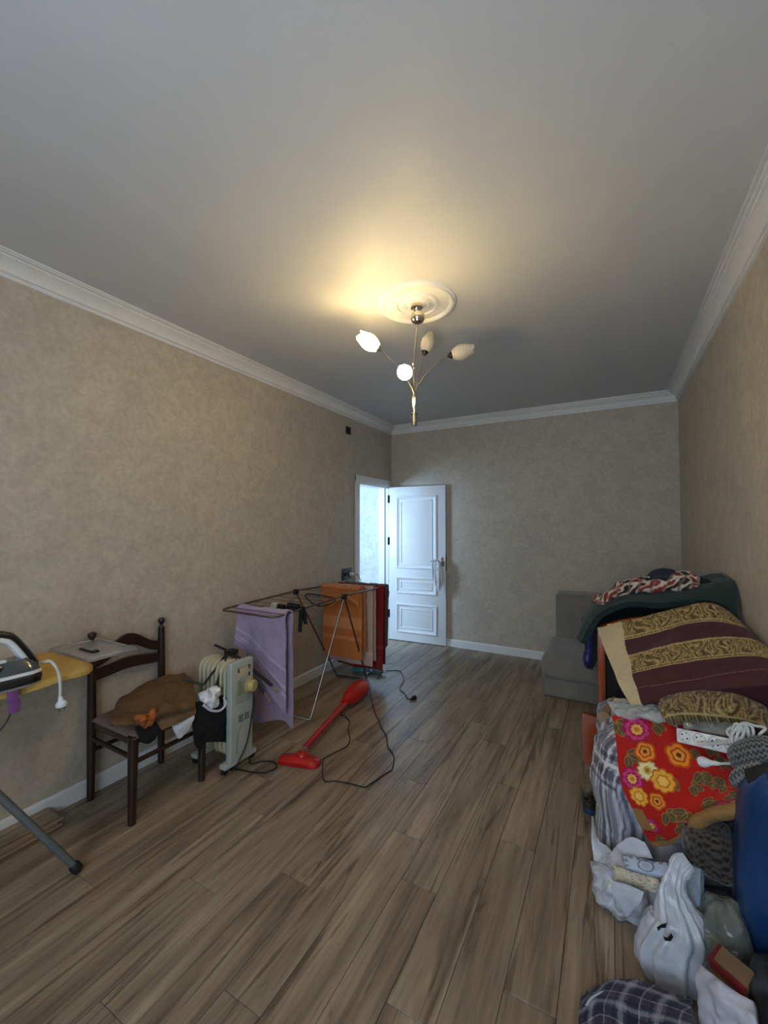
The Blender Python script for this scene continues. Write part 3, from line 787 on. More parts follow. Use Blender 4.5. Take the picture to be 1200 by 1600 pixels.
hp = [(0, -.006, .040), (0, -.010, .060), (0, -.055, .132), (0, -.078, .150), (0, -.100, .148), (0, -.160, .085), (0, -.20, .038)]
MB().tube([IQ(*p) for p in hp], [.017, .018, .018, .018, .018, .017, .017], 12, smooth=6).build('handle', M_IBLK, irn, 60)
for sx in (-.012, .012):
    MB().tube([IQ(p[0] + sx, p[1] * .88 - .012, p[2] * .93 - .002) for p in hp], .0105, 8, smooth=6).build('handle_trim', M_IWHT, irn, 60)
MB().lathe([(.016, 0), (.016, .008), (.011, .010)], IQ(.03, -.10, .062), (1, 0, .4), 18).build('dial', M_IBLK, irn)
MB().box(IQ(.012, -.12, .078), IQ(.03, -.08, .086), bev=.003).build('steam_button', M_IWHT, irn)
cdp = [IQ(0, 0, .045), atx(76, 1033, -2.03), atx(84, 1038, -2.0), atx(91, 1050, -1.992), atx(94, 1068, -1.990), atx(94, 1088, -1.990)]
MB().tube(cdp, .0056, 10, smooth=10).build('cord', mat('cord_white', (208, 206, 198), .5), irn, 60)
pgp = cdp[-1]
MB().lathe([(.0065, .0), (.009, -.010), (.010, -.016), (.012, -.020), (.0195, -.027), (.0205, -.040), (.014, -.044)], pgp, (0, -.15, 1), 16).build('plug', M_WHITEPL, irn, 40)
for dy in (-.0095, .0095):
    MB().tube([pgp + Vector((0, dy + .005, -.042)), pgp + Vector((0, dy + .008, -.060))], .0026, 8).build('plug_pin', M_STEEL, irn, 60)
# purple peg clipped on the board edge
cy_ = atx(20, 1072, -1.993).y
pg = empty('clothes_peg', (-1.993, cy_, IZ - .09), 'purple plastic clip hanging on the edge of the ironing board under the iron', 'clip')
M_PURP = mat('purple_plastic', (120, 72, 128), .4)
MB().box((-2.0, cy_ - .016, IZ - .045), (-1.985, cy_ + .016, IZ + .004), bev=.004).build('jaw', M_PURP, pg)
MB().box((-2.002, cy_ - .009, IZ - .085), (-1.988, cy_ + .025, IZ - .04), bev=.005).build('handle', M_PURP, pg)
cord('wire', [(-1.994, cy_ - .002, IZ - .08), (-1.997, cy_ - .02, IZ - .12), (-2.0, cy_ - .06, IZ - .17), (-2.01, cy_ - .11, IZ - .24)], .003, M_BLACKPL, pg)

# ---- oil radiator
M_RAD = mat('radiator_enamel', (176, 182, 172), 0.4, var=.05, vscale=8); M_RADY = mat('aged_enamel', (188, 182, 152), 0.45, var=.06)
rx, ry0, ry1 = -2.02, 1.765, 1.945
ryc = (ry0 + ry1) / 2
rd = empty('oil_radiator', (-2.2, ryc, 0), 'off-white oil filled radiator with yellowed knob standing beside the chair', 'radiator')
MB().box((rx - .045, ry0, .055), (rx, ry1, .655), bev=.016, seg=3).build('control_housing', M_RAD, rd, 35)
for k in range(7):
    x = rx - .070 - k * .038
    f = MB()
    pts = []
    def rr_outline(hw, z0, z1, r):
        o = []
        for (sy, sz, a0) in ((1, 1, 0), (-1, 1, 90), (-1, -1, 180), (1, -1, 270)):
            for q in range(5):
                a = math.radians(a0 + q * 22.5)
                o.append((ryc + sy * (hw - r) + r * math.cos(a), (z1 - r if sz > 0 else z0 + r) + r * math.sin(a)))
        return o
    V = []; F = []
    for dx, hw, z0, z1, r in ((-.010, .060, .11, .61, .05), (-.009, .078, .085, .632, .055), (0, .086, .075, .642, .06), (.009, .078, .085, .632, .055), (.010, .060, .11, .61, .05)):
        V += [Vector((x + dx, yy, zz)) for yy, zz in rr_outline(hw, z0, z1, r)]
    nn = 20
    for l in range(4):
        for i in range(nn): F.append((l * nn + i, l * nn + (i + 1) % nn, (l + 1) * nn + (i + 1) % nn, (l + 1) * nn + i))
    F += [tuple(range(nn - 1, -1, -1)), tuple(4 * nn + i for i in range(nn))]
    obj('fin', V, F, M_RADY, rd, 40)
for z in (.16, .56):
    MB().tube([(rx - .03, ryc, z), (rx - .30, ryc, z)], .022, 12).build('oil_pipe', M_RADY, rd, 60)
for x in (rx - .03, rx - .29):
    ft = MB().box((x - .028, ry0 - .035, .035), (x + .028, ry1 + .035, .062), bev=.008).build('foot', M_RAD, rd, 35)
    for y in (ry0 - .018, ry1 + .018):
        MB().lathe([(.014, -.012), (.0195, -.010), (.0195, .010), (.014, .012)], (x, y, .020), (1, .2, 0), 16).box((x - .012, y - .010, .018), (x + .012, y + .010, .04)).build('caster', M_BLACKPL, ft, 40)
MB().box((rx - .002, ry0 + .03, .40), (rx + .004, ry1 - .025, .62), bev=.004).build('control_plate', mat('plate_grey', (166, 170, 160), .4), rd)
MB().box((rx + .003, ry0 + .045, .555), (rx + .006, ry1 - .035, .610), bev=.002).build('switch_panel', M_RADY, rd)
for y, z in ((ry0 + .05, .600), (ry1 - .045, .605), (ry1 - .045, .56)):
    MB().box((rx + .004, y - .004, z - .012), (rx + .010, y + .004, z + .012), bev=.002).build('switch', M_BLACKPL, rd)
kb = Vector((rx + .004, ryc + .05, .485))
MB().lathe([(.050, 0), (.050, .006), (.036, .010), (.036, .035), (.030, .042), (.012, .043)], kb, (1, .25, .0), 24).build('thermostat_knob', mat('yellowed_plastic', (186, 172, 118), .4), rd, 35)
MB().box((rx + .003, ry0 + .042, .45), (rx + .010, ry0 + .075, .54), bev=.003).build('indicator', mat('indicator_green', (140, 150, 118), .3), rd)
for r_ in range(4):
    for c_ in range(2):
        y0 = ry0 + .060 + c_ * .047
        MB().box((rx - .001, y0, .318 - r_ * .011), (rx + .0012, y0 + .036, .323 - r_ * .011)).build('vent_slot', M_BLACKPL, rd)
cho = [(rx + .001, ry0 + .045, .10), (rx + .001, ry0 + .05, .2), (rx + .001, ry0 + .085, .27), (rx + .001, ry0 + .12, .285), (rx + .001, ry1 - .02, .28)]
MB().tube(cho, .0025, 6, smooth=6).build('cord_recess', mat('recess_line', (120, 126, 118), .5), rd, 60)
rc = [(rx - .0, ryc + .07, .47), (rx + .02, ryc + .075, .40), (rx + .015, ryc + .06, .28), (rx + .012, ryc + .03, .15), (rx + .01, ryc - .04, .05), (rx - .02, ryc - .06, .008)]
rc += [atz(300 + x / 6.667, 990 + y / 6.667, .006) for x, y in ((400, 1400), (520, 1422), (640, 1445), (780, 1440), (880, 1390), (850, 1340), (740, 1330), (610, 1352))]
rc += [(rx - .05, ry1 + .02, .007)]
cord('power_cord', rc, .0045, M_BLACKPL, rd)

# ---- black folding stand lying over the radiator
fs_ = empty('folding_stand', (-2.2, 1.85, .66), 'black folding stand with beige leg tips lying across the top of the radiator', 'stand')
M_BLKTUBE = mat('black_tube', (20, 19, 20), .45)
def bar(a, b_, r=.008, tip=None):
    o = MB().tube([a, b_], r, 10).build('bar', M_BLKTUBE, fs_, 60)
    if tip is not None:
        MB().tube([b_, tip], r * .6, 8).build('tip', mat('beige_tip', (150, 124, 98), .6), o, 60)
hub = Vector((-2.17, 1.90, .668))
bar(atx(336, 1008, -2.33), hub, .008)
bar(hub, atx(425, 1071, -1.97), .011, atx(434, 1082, -1.95))
bar(hub + Vector((.02, -.02, -.01)), atx(413, 1082, -1.965), .009, atx(423, 1097, -1.945))
MB().box(hub - Vector((.035, .035, .012)), hub + Vector((.03, .03, .018)), bev=.006).build('hub', M_BLKTUBE, fs_)
p_ = atx(318, 1070, -2.20)
bar(hub + Vector((-.02, -.02, 0)), p_, .007); bar(p_, atx(286, 1061, -2.30), .007); bar(hub + Vector((0, -.035, 0)), atx(337, 1072, -2.14), .007)

# ---- clothes drying rack
M_RACK = mat('rack_metal', (120, 104, 94), .35, metal=.8, var=.1); M_RACKB = mat('rack_joint_plastic', (22, 21, 22), .4)
JZ, EZ = .905, .885
RX0, RX1, RN, RJ, RF = -2.475, -1.955, 2.055, 2.875, 3.63
rk = empty('drying_rack', ((RX0 + RX1) / 2, RJ, 0), 'folding metal clothes drying rack with black joints by the left wall', 'drying rack')
c_ = .035
def zr(y): return JZ - (JZ - EZ) * (abs(y - RJ) / (.8))
frm = [(RX1, RJ, JZ), (RX1, RN + .2, zr(RN + .2)), (RX1, RN + c_, zr(RN)), (RX1 - c_, RN, zr(RN)), (RX0 + c_, RN, zr(RN)), (RX0, RN + c_, zr(RN)), (RX0, RN + .2, zr(RN + .2)), (RX0, RJ, JZ),
       (RX0, RF - c_, zr(RF)), (RX0 + c_, RF, zr(RF)), (RX1 - c_, RF, zr(RF)), (RX1, RF - c_, zr(RF))]
MB().tube(frm, .0075, 10, closed=True).build('top_frame', M_RACK, rk, 60)
for y in np.linspace(RN + .09, RF - .07, 13):
    if abs(y - RJ) < .05: continue
    MB().tube([(RX0, y, zr(y) + .001), (RX1, y, zr(y) + .001)], .0022, 6).build('wire', M_RACK, rk, 60)
for x in (RX0, RX1):
    MB().box((x - .018, RJ - .02, JZ - .03), (x + .018, RJ + .02, JZ + .014), bev=.006).build('joint', M_RACKB, rk)
N1, N2 = Vector((-2.035, 2.535, .0085)), Vector((-2.40, 2.50, .0085))
F1, F2 = Vector((-2.08, 3.45, .0085)), Vector((-2.40, 3.40, .0085))
MB().tube([(RX1, RJ - .006, JZ - .02), N1 + Vector((0, .02, .03)), N1, N2, N2 + Vector((0, .02, .03)), (RX0, RJ - .006, JZ - .02)], .0075, 10).build('leg_frame', mat('rack_leg_metal', (168, 158, 148), .25, metal=.9), rk, 60)
MB().tube([(RX1, RJ + .006, JZ - .02), F1 + Vector((0, -.02, .03)), F1, F2, F2 + Vector((0, -.02, .03)), (RX0, RJ + .006, JZ - .02)], .0075, 10).build('leg_frame', M_RACK, rk, 60)
# slotted black tray clipped at the middle of the rack
ty = empty('slotted_tray', (-2.22, 2.92, JZ - .03), 'black slotted plastic tray hanging on wires in the middle of the drying rack', 'tray')
tq = [atz(480, 928, .895), atz(521, 934, .90), atz(521, 941, .888), atz(500, 947, .872), atz(482, 938, .880)]
MB().tube(tq, .006, 8, closed=True, smooth=4).build('tray_rim', M_RACKB, ty, 60)
for k in range(9):
    t = k / 8
    a = tq[0].lerp(tq[1], t); b_ = tq[4].lerp(tq[3], min(1, t * 1.2)) if t < .8 else tq[3].lerp(tq[2], (t - .8) * 5)
    MB().tube([a, b_], .0028, 6).build('slat', M_RACKB, ty, 60)

# ---- laundry on the rack
def hang(name, y, x0, x1, ztop, front, back, m, paint=None, gap=.014, wr=(.006, 9), seed=1.0, cols=5, amp=.012, nu=50, nv=70, thick=.004, **tags):
    """cloth folded over a cross wire at y; front/back: drop as function of s 0..1 (left..right). front side faces -y"""
    rows = []
    ts = [1.0, .75, .5, .25, .06]
    for t in ts:
        rows.append([(x0 + (x1 - x0) * s - .0, y - gap - (.012 * (t) + amp * math.sin(s * 9 + seed) * t), ztop - front(s) * t) for s in np.linspace(0, 1, cols)])
    rows.append([(x0 + (x1 - x0) * s, y - gap * .6, ztop + .004) for s in np.linspace(0, 1, cols)])
    rows.append([(x0 + (x1 - x0) * s, y + gap * .6, ztop + .004) for s in np.linspace(0, 1, cols)])
    for t in ts[::-1]:
        rows.append([(x0 + (x1 - x0) * s + .02 * t * math.sin(seed), y + gap + .010 * t + amp * math.sin(s * 8 + seed + 1) * t, ztop - back(s) * t) for s in np.linspace(0, 1, cols)])
    return soft(name, rows, nu, nv, thick, thick, m, wr=wr, seed=seed, paint=paint, **tags)
M_TERRY = print_mat('terry_cloth', .95, .5, 260, .3)
def towel_paint(base, band, bands):
    base, band = np.array(lin(*base)[:3]), np.array(lin(*band)[:3])
    def f(u, v):
        c = np.ones(u.shape + (3,)) * base
        for a, b_ in bands:
            k = ((v > a) & (v < b_))[..., None]; c = np.where(k, band, c)
        return c
    return f
LIL, LILB = (168, 150, 178), (196, 182, 204)
zt = zr(2.17) + .008
hang('lilac_towel', 2.19, RX0 + .075, RX1 + .01, zt, lambda s: .26 + .30 * s + .12 * s * s, lambda s: .80 + .03 * math.sin(6 * s), M_TERRY,
     towel_paint(LIL, LILB, [(.06, .07), (.085, .095), (.15, .157)]), gap=.035, amp=.022, seed=2.2, nu=60, nv=110, thick=.005, wr=(.010, 7),
     label='lilac terry towel folded over the near end of the drying rack', cat='towel')
def span(y, pl, pr, pb):   # left, right, drop from the measured edges of a cloth hanging at y
    return aty(pl, 920, y).x, aty(pr, 920, y).x, zr(y) + .008 - aty((pl + pr) / 2, pb, y).z
y_ = 3.27; xa, xb, dr = span(y_, 509, 568, 1025)
hang('orange_towel', y_, xa, xb, zr(y_) + .008, lambda s: dr, lambda s: dr * .9, M_TERRY, towel_paint((192, 112, 56), (210, 142, 90), [(.03, .035), (.10, .11), (.15, .19), (.20, .205)]), gap=.022, seed=.7,
     label='orange terry towel hanging in the middle of the drying rack', cat='towel')
hang('folded_orange_towel', y_ - .006, xa - .012, xb - .02, zr(y_) + .022, lambda s: .15 + .05 * math.sin(7 * s), lambda s: .10, M_TERRY, towel_paint((196, 118, 60), (210, 142, 90), [(.05, .08)]), gap=.044, seed=1.7, wr=(.016, 12),
     label='short orange cloth with a knotted corner over the orange towel', cat='towel')
y_ = 3.40; xa, xb, dp = span(y_, 520, 585, 1034)
hang('pink_towel', y_, xa, xb, zr(y_) + .008, lambda s: dp, lambda s: dp * .95, M_TERRY, towel_paint((196, 168, 156), (206, 182, 172), [(.05, .07)]), gap=.024, seed=3.1,
     label='pale pink towel hanging behind the orange towel on the rack', cat='towel')
y_ = 3.505; xa, xb, dq = span(y_, 530, 601, 1040)
hang('red_cloth', y_, xa, xb, zr(y_) + .008, lambda s: dq, lambda s: dq * .95, M_TERRY, towel_paint((128, 18, 24), (150, 46, 44), [(.10, .103), (.16, .163)]), gap=.026, seed=4.0, amp=.02, cols=6,
     label='dark red cloth hanging behind the pink towel on the rack', cat='cloth')
y_ = 3.59; xa, xb, dt_ = span(y_, 540, 606, 1006)
hang('teal_cloth', y_, xa, xb, zr(y_) + .008, lambda s: dt_, lambda s: dt_, M_TERRY, towel_paint((62, 92, 92), (80, 110, 108), [(.1, .12)]), gap=.014, seed=5.0, amp=.006,
     label='teal grey cloth at the far end of the drying rack', cat='cloth')
def sock(px, py, y, w, drop, m, label):
    p = atz(px, py, zr(y) + .004)
    return hang('black_sock', p.y, p.x - w / 2, p.x + w / 2, zr(p.y) + .006, lambda s: drop, lambda s: drop * .7, m, gap=.010, wr=(.004, 20), cols=4, nu=14, nv=40, amp=.004, thick=.005, label=label, cat='sock', group='black socks on the drying rack')
sock(440, 946, 2.5, .05, .035, M_BLACKC, 'small black sock next to the pale sock on the drying rack')
for px, py, w_ in ((454, 944, 'small black sock between two other black socks on the drying rack'), (463, 945, 'small black sock next to the long black sock on the rack')):
    sock(px, py, 2.5, .045, .04, M_BLACKC, w_)
sock(472, 950, 2.45, .03, .165, M_BLACKC, 'long black sock hanging from the drying rack beside the lilac towel')
sock(430, 943, 2.5, .05, .03, mat('pale_sock', (190, 178, 172), .9, bump=.3), 'pale sock folded over a wire beside the black socks')['category'] = 'sock'

# ---- things on the floor under the rack
M_TEAL = film_mat('teal_plastic', (70, 140, 140), .75, .15)
for i, (px, py, an) in enumerate(((566, 1046, .3), (588, 1047, .05))):
    c0 = atz(px, py, .032); d = Vector((math.cos(an), math.sin(an), 0))
    bt = empty('plastic_bottle', (c0.x, c0.y, 0), ('teal plastic bottle lying below the pink towel', 'teal plastic bottle lying below the dark red cloth')[i], 'bottle', 'bottles under the drying rack')
    MB().lathe([(.003, -.09), (.028, -.088), (.031, -.08), (.031, .03), (.024, .055), (.012, .075), (.012, .09)], c0, d, 20).build('body', M_TEAL, bt, 40)
    MB().lathe([(.014, .086), (.014, .104), (.003, .105)], c0, d, 14).build('cap', M_WHITEPL, bt, 40)
# loose black cable with plug
lc = empty('power_cable', atz(640, 1070, 0), 'thin black cable with flat plug lying on the floor before the open door', 'cable')
pts = [atz(540 + 0, 1056, .005), atz(565, 1066, .005), atz(590, 1060, .005)] + [atz(440 + x / 5, 980 + y / 5, .005) for x, y in ((795, 347), (860, 338), (920, 340), (945, 370), (955, 410), (925, 480), (960, 515), (985, 555), (1010, 560))]
cord('cord', pts[2:], .0035, M_BLACKPL, lc)
pp_ = atz(440 + 1012 / 5, 980 + 560 / 5, .012); pe = atz(440 + 1046 / 5, 980 + 545 / 5, .012); pd = (pe - pp_).normalized()
MB().lathe([(.004, -.012), (.008, 0), (.017, .022), (.020, .045), (.019, .05)], pp_, pd, 14).build('plug', M_BLACKPL, lc, 40)
for s in (-.0095, .0095):
    sd_ = Vector((-pd.y, pd.x, 0)) * s
    MB().tube([pp_ + pd * .05 + sd_, pp_ + pd * .07 + sd_], .0024, 8).build('plug_pin', M_STEEL, lc, 60)

# ---- red stick vacuum cleaner
M_RED = mat('glossy_red_plastic', (182, 22, 20), .22, var=.05, coat=.5)
vc = empty('stick_vacuum', (-1.85, 2.6, 0), 'glossy red stick vacuum cleaner lying on the laminate floor', 'vacuum cleaner')
h0, h1 = atz(433, 1190, .012), atz(495, 1199, .012)
hx = (h1 - h0).normalized(); hyv = Vector((-hx.y, hx.x, 0)); hc = (h0 + h1) / 2 + hyv * .035
M_H = Matrix(((hx.x, hyv.x, 0, hc.x), (hx.y, hyv.y, 0, hc.y), (0, 0, 1, 0), (0, 0, 0, 1)))
V = []; F = []
hw = (h1 - h0).length / 2 + .004
secs = [(-hw, .028, .018), (-hw + .012, .042, .034), (-hw + .05, .048, .040), (-.04, .05, .046), (.04, .05, .046), (hw - .05, .048, .040), (hw - .012, .042, .034), (hw, .028, .018)]
for s, wy, hz in secs:
    for dy, z in ((-wy, .003), (wy, .003), (wy, hz * .55), (wy * .5, hz), (-wy * .5, hz), (-wy, hz * .55)): V.append(M_H @ Vector((s, dy, z)))
for i in range(len(secs) - 1):
    for k in range(6): F.append((i * 6 + k, i * 6 + (k + 1) % 6, (i + 1) * 6 + (k + 1) % 6, (i + 1) * 6 + k))
F += [tuple(range(6)), tuple((len(secs) - 1) * 6 + k for k in range(5, -1, -1))]
obj('floor_head', V, F, M_RED, vc, 50)
nk = M_H @ Vector((.012, .02, .045))
MB().lathe([(.040, -.02), (.040, .006), (.030, .018), (.012, .024)], nk, (0, 0, 1), 24).build('swivel_neck', M_RED, vc, 50)
tb0 = atz(478, 1167, .060); tb1 = atz(541, 1097, .062)
dv = (tb1 - tb0).normalized()
MB().tube([nk + Vector((0, 0, .0)), tb0], [.024, .020], 12).build('neck_joint', mat('grey_joint', (120, 96, 92), .4), vc, 50)
tub = MB().tube([tb0 - dv * .02, tb0.lerp(tb1, .3), tb0.lerp(tb1, .85), tb1], [.021, .022, .0225, .026], 16).build('tube', M_RED, vc, 60)
bd1 = atz(571, 1071, .070)
bv = (bd1 - tb1).normalized(); BL = (bd1 - tb1).length
MB().lathe([(.026, -.05), (.034, -.01), (.056, BL * .10), (.074, BL * .30), (.080, BL * .52), (.076, BL * .76), (.058, BL * .93), (.030, BL * 1.0), (.004, BL * 1.01)], tb1 + Vector((0, 0, .014)), bv, 28).build('motor_body', M_RED, vc, 40)
sdv = bv.cross(Vector((0, 0, 1))).normalized()
MB().box((-.012, -.004, -.012), (.012, .004, .012), M=Matrix.Translation(tb1 + bv * (BL * .62) + Vector((0, 0, .07))), bev=.003).build('switch', mat('dark_red_switch', (120, 10, 12), .3), vc)
MB().tube([bd1 + Vector((0, 0, .012)) - bv * .05, bd1 + bv * .045 + Vector((0, 0, .0))], .010, 10).build('handle_stub', M_RED, vc, 60)
cpx = [(610, 305), (640, 318), (670, 350), (675, 375), (662, 415), (678, 478), (665, 520), (640, 545), (560, 585), (490, 625), (480, 640), (480, 740), (488, 775), (510, 792), (560, 786), (640, 797), (720, 815), (785, 830), (820, 810), (890, 765), (940, 730), (978, 705), (992, 660), (995, 612), (975, 570), (950, 540), (940, 460), (905, 405), (888, 350), (865, 310), (848, 250), (830, 180), (822, 100)]
vp = [atz(400 + x / 4.615, 1050 + y / 4.615, .005) for x, y in cpx]
cord('power_cord', [tb0.lerp(tb1, .97) - Vector((0, 0, .02))] + vp + [bd1 + bv * .03 - Vector((0, 0, .03))], .0035, M_BLACKPL, vc, smooth=5)

# ---- white bag on the door handle
wb0 = ML @ Vector((.665, -.062, 1.03))
M_BAGW = film_mat('white_bag_film', (226, 226, 228), .93, .35)
bw = empty('white_bag', wb0 - Vector((0, 0, .36)), 'thin white plastic bag hanging from the handle of the open door', 'bag')
loft('bag_body', [(ML @ Vector((.690, -.062, 1.05)), .022, .016), (ML @ Vector((.70, -.062, .98)), .034, .022), (ML @ Vector((.705, -.058, .88)), .040, .026), (ML @ Vector((.71, -.055, .77)), .034, .026), (ML @ Vector((.70, -.055, .69)), .018, .012)], M_BAGW, bw, fold=(.14, 6), wr=(.008, 25), seed=2)
for pts in (((.665, 1.05), (.630, 1.06), (.622, .99), (.626, .90), (.630, .80)), ((.665, 1.04), (.650, 1.0), (.655, .90), (.66, .80), (.665, .74))):
    MB().tube([ML @ Vector((s, -.066, z)) for s, z in pts], [.010, .009, .013, .017, .006], 10, smooth=6).build('bag_strap', M_BAGW, bw, 60)

# ================================================================== along the right wall
# ---- grey armless sofa against the back wall
M_SOFA = mat('grey_velour', (130, 124, 117), 0.85, var=.10, vscale=7, bump=.2, bscale=180, sheen=.3)
SX0, SX1 = -.545, .575
sf = empty('grey_sofa', ((SX0 + SX1) / 2, 4.4, 0), 'low grey armless sofa against the back wall beside the heap of bedding', 'sofa')
def cushion(name, x0, x1, y0, y1, z0, z1, bev, seed, wob=.006, par=None, cuts=14):
    bm = bmesh.new(); bmesh.ops.create_cube(bm, size=1)
    for v in bm.verts: v.co = Vector(((x0 + x1) / 2 + v.co.x * (x1 - x0), (y0 + y1) / 2 + v.co.y * (y1 - y0), (z0 + z1) / 2 + v.co.z * (z1 - z0)))
    bmesh.ops.bevel(bm, geom=list(bm.edges), offset=bev, segments=5, affect='EDGES', profile=.5)
    bmesh.ops.subdivide_edges(bm, edges=[e for e in bm.edges if e.calc_length() > .12], cuts=6, use_grid_fill=True)
    bm.normal_update()
    for v in bm.verts:
        q = noise.fractal(Vector((v.co.x * 4 + seed, v.co.y * 4, v.co.z * 4)), 1, 2, 3) * wob
        v.co += v.normal * q
        if v.co.z < z0 + .001: v.co.z = max(v.co.z, z0)
    bm.verts.index_update()
    V = [v.co.copy() for v in bm.verts]; F = [[v.index for v in f.verts] for f in bm.faces]; bm.free()
    return obj(name, V, F, M_SOFA, par, 60)
cushion('base', SX0 - .005, SX1, 3.89, 4.84, .0, .16, .02, 1, .002, sf)
cushion('seat_cushion', SX0 - .012, SX1, 3.86, 4.62, .145, .352, .06, 2, .008, sf)
cushion('backrest', SX0 + .03, SX1, 4.60, 4.86, .30, .79, .035, 3, .005, sf)

# ---- orange lacquered headboard standing on the floor
M_ORW = mat('orange_lacquered_wood', (158, 72, 30), .25, var=.18, vscale=8, stretch=(8, 8, 1), coat=.5)
HBY = 2.93
hb = empty('bed_headboard', (.22, HBY, 0), 'orange lacquered wooden bed headboard with arched top behind the striped mattress', 'headboard')
def hbz(x):   # arched top
    t = (x + .08) / .64
    return .845 + .10 * math.sin(math.pi * min(max(t, 0), 1)) ** .8
px_, pw = -.075, .045
for x in (-.085, .525):
    pst = MB().box((x, HBY - .022, .0), (x + .042, HBY + .022, .86), bev=.006).build('post', M_ORW, hb, 30)
ftl = MB().prism([(-.17, .0), (-.12, .0), (-.078, .20), (-.080, .30), (-.175, .31), (-.180, .20)], .03, Matrix(((1, 0, 0, 0), (0, 0, -1, HBY + .015), (0, 1, 0, 0), (0, 0, 0, 1))))
ftl.build('foot_bracket', M_ORW, hb, 30)
MB().box((-.046, HBY + .010, .02), (.528, HBY + .020, .845), bev=.002).build('shadow_panel', mat('painted_shadow', (30, 21, 17), .8), hb, 30)  # added dark sheet; its colour stands in for deep shadow inside the frame
MB().box((-.045, HBY - .012, .26), (.53, HBY + .012, .34), bev=.004).build('lower_rail', M_ORW, hb, 30)
for x in (.14, .26, .38):
    MB().box((x, HBY - .008, .33), (x + .05, HBY + .008, hbz(x) - .015), bev=.003).build('slat', M_ORW, hb, 30)
MB().tube([(x, HBY, hbz(x) - .012) for x in np.linspace(-.075, .555, 26)], .020, 10).build('top_rail', M_ORW, hb, 60)

# ---- printed cloth colours
A3 = lambda *c: np.array(lin(*c)[:3])
def mixc(c, k, col): return c * (1 - k[..., None]) + np.array(col) * k[..., None]
def plaid(base, cols, fu, fv):
    """woven check: stripes across and along"""
    def f(u, v):
        c = np.ones(u.shape + (3,)) * A3(*base)
        for col, pos, w, s in cols:
            for q, fr in ((u, fu), (v, fv)):
                x = (q * fr) % 1.0
                k = (np.abs(x - pos) < w).astype(float) * s
                c = mixc(c, k, A3(*col))
        return c
    return f
PL_A = plaid((176, 176, 186), [((36, 38, 62), .12, .075, .75), ((30, 30, 46), .42, .05, .7), ((88, 80, 96), .62, .09, .55), ((222, 220, 220), .27, .03, .8), ((222, 220, 220), .80, .025, .8), ((36, 38, 62), .90, .025, .8)], 1, 1)
# ---- large checked bag that carries the heap
M_PLAID = print_mat('checked_cloth', .9, .3, 260)
BX, BY, BZ = .245, 2.37, .285
def bag_paint(t, p, P):
    q = (np.arctan2((P[:, 1] - BY) / .36, (P[:, 0] - BX) / .32) / math.pi)
    warp = fnoise(P, 6, 3.0) * .008
    return PL_A((P[:, 0] - P[:, 1] + warp)[None] * 6.5, (P[:, 2] + warp)[None] * 5 * np.where(P[:, 2] > .36, 1, .001))[0]
sack('checked_bag', (BX, BY, BZ), (.335, .345, .30), M_PLAID, p=(5.5, 4.5), wr=(.035, 5), seed=2, res=(220, 150), paint=bag_paint, floor=.0, label='bulging grey and navy checked bag under the red floral blanket', cat='bag')

# ---- maroon mattress with gold ornament bands
mt = [[aty(934, 983, 2.80), aty(1000, 966, 2.78), aty(1060, 952, 2.74), aty(1110, 944, 2.69), aty(1148, 964, 2.63), aty(1163, 984, 2.57)],
      [aty(945, 1015, 2.63), aty(1010, 1000, 2.60), aty(1070, 985, 2.56), aty(1120, 978, 2.52), aty(1163, 985, 2.46), aty(1188, 1002, 2.39)],
      [aty(958, 1045, 2.47), aty(1020, 1030, 2.44), aty(1080, 1018, 2.41), aty(1130, 1010, 2.37), aty(1176, 1010, 2.32), aty(1204, 1018, 2.27)],
      [aty(970, 1075, 2.34), aty(1030, 1060, 2.31), aty(1090, 1050, 2.28), aty(1140, 1043, 2.24), aty(1186, 1042, 2.19), aty(1214, 1046, 2.14)],
      [aty(986, 1102, 2.24), aty(1040, 1094, 2.21), aty(1095, 1083, 2.18), aty(1150, 1076, 2.14), aty(1196, 1073, 2.10), aty(1220, 1076, 2.07)]]
def ornament(U, W, cell):
    """scrolling acanthus relief print inside a band; U along, W 0..1 across"""
    gold, dark, pale = A3(140, 114, 66), A3(64, 50, 28), A3(184, 162, 110)
    c = np.ones(U.shape + (3,)) * gold
    Uo, Wo = U, W
    U = U + .008 * np.sin(W * 9 + U * 31) + .006 * np.sin(U * 77); W = W + .05 * np.sin(U * 83 + 1) + .03 * np.sin(U * 191)
    for sc_, ph_, a_ in ((1.0, 0.0, .75), (.62, .31, .6)):
        q = U / (cell * sc_) + ph_; x = q % 1.0; k = np.floor(q)
        h = np.sin(k * 12.9 + ph_ * 7) * .5
        sg = np.where(k % 2 == 0, 1.0, -1.0)
        dx, dy = x - .5 + .12 * h, (W - .5 - .14 * h) * .85 * sg
        r = np.hypot(dx, dy) + 1e-6; th = np.arctan2(dy, dx)
        sp = np.sin(th * (2 + (k % 2)) + r * (20 + 8 * h))
        c = mixc(c, ((sp > .30) & (r < .40)).astype(float) * a_, dark)
        c = mixc(c, ((sp < -.70) & (r < .42)).astype(float) * a_, pale)
    lf = np.sin(U / cell * 29 + np.sin(W * 19) * 2.2) * np.sin(W * 27 + U / cell * 9)
    c = mixc(c, (lf > .62).astype(float) * .6, dark); c = mixc(c, (lf < -.66).astype(float) * .6, pale)
    U, W = Uo, Wo
    c = mixc(c, ((np.abs(W - .07) < .025) | (np.abs(W - .86) < .022) | (np.abs(W - .97) < .02)).astype(float) * .85, pale)
    c = mixc(c, ((W > .885) & (W < .95) & (np.sin(U / cell * 44) > .1)).astype(float) * .7, dark)
    return c
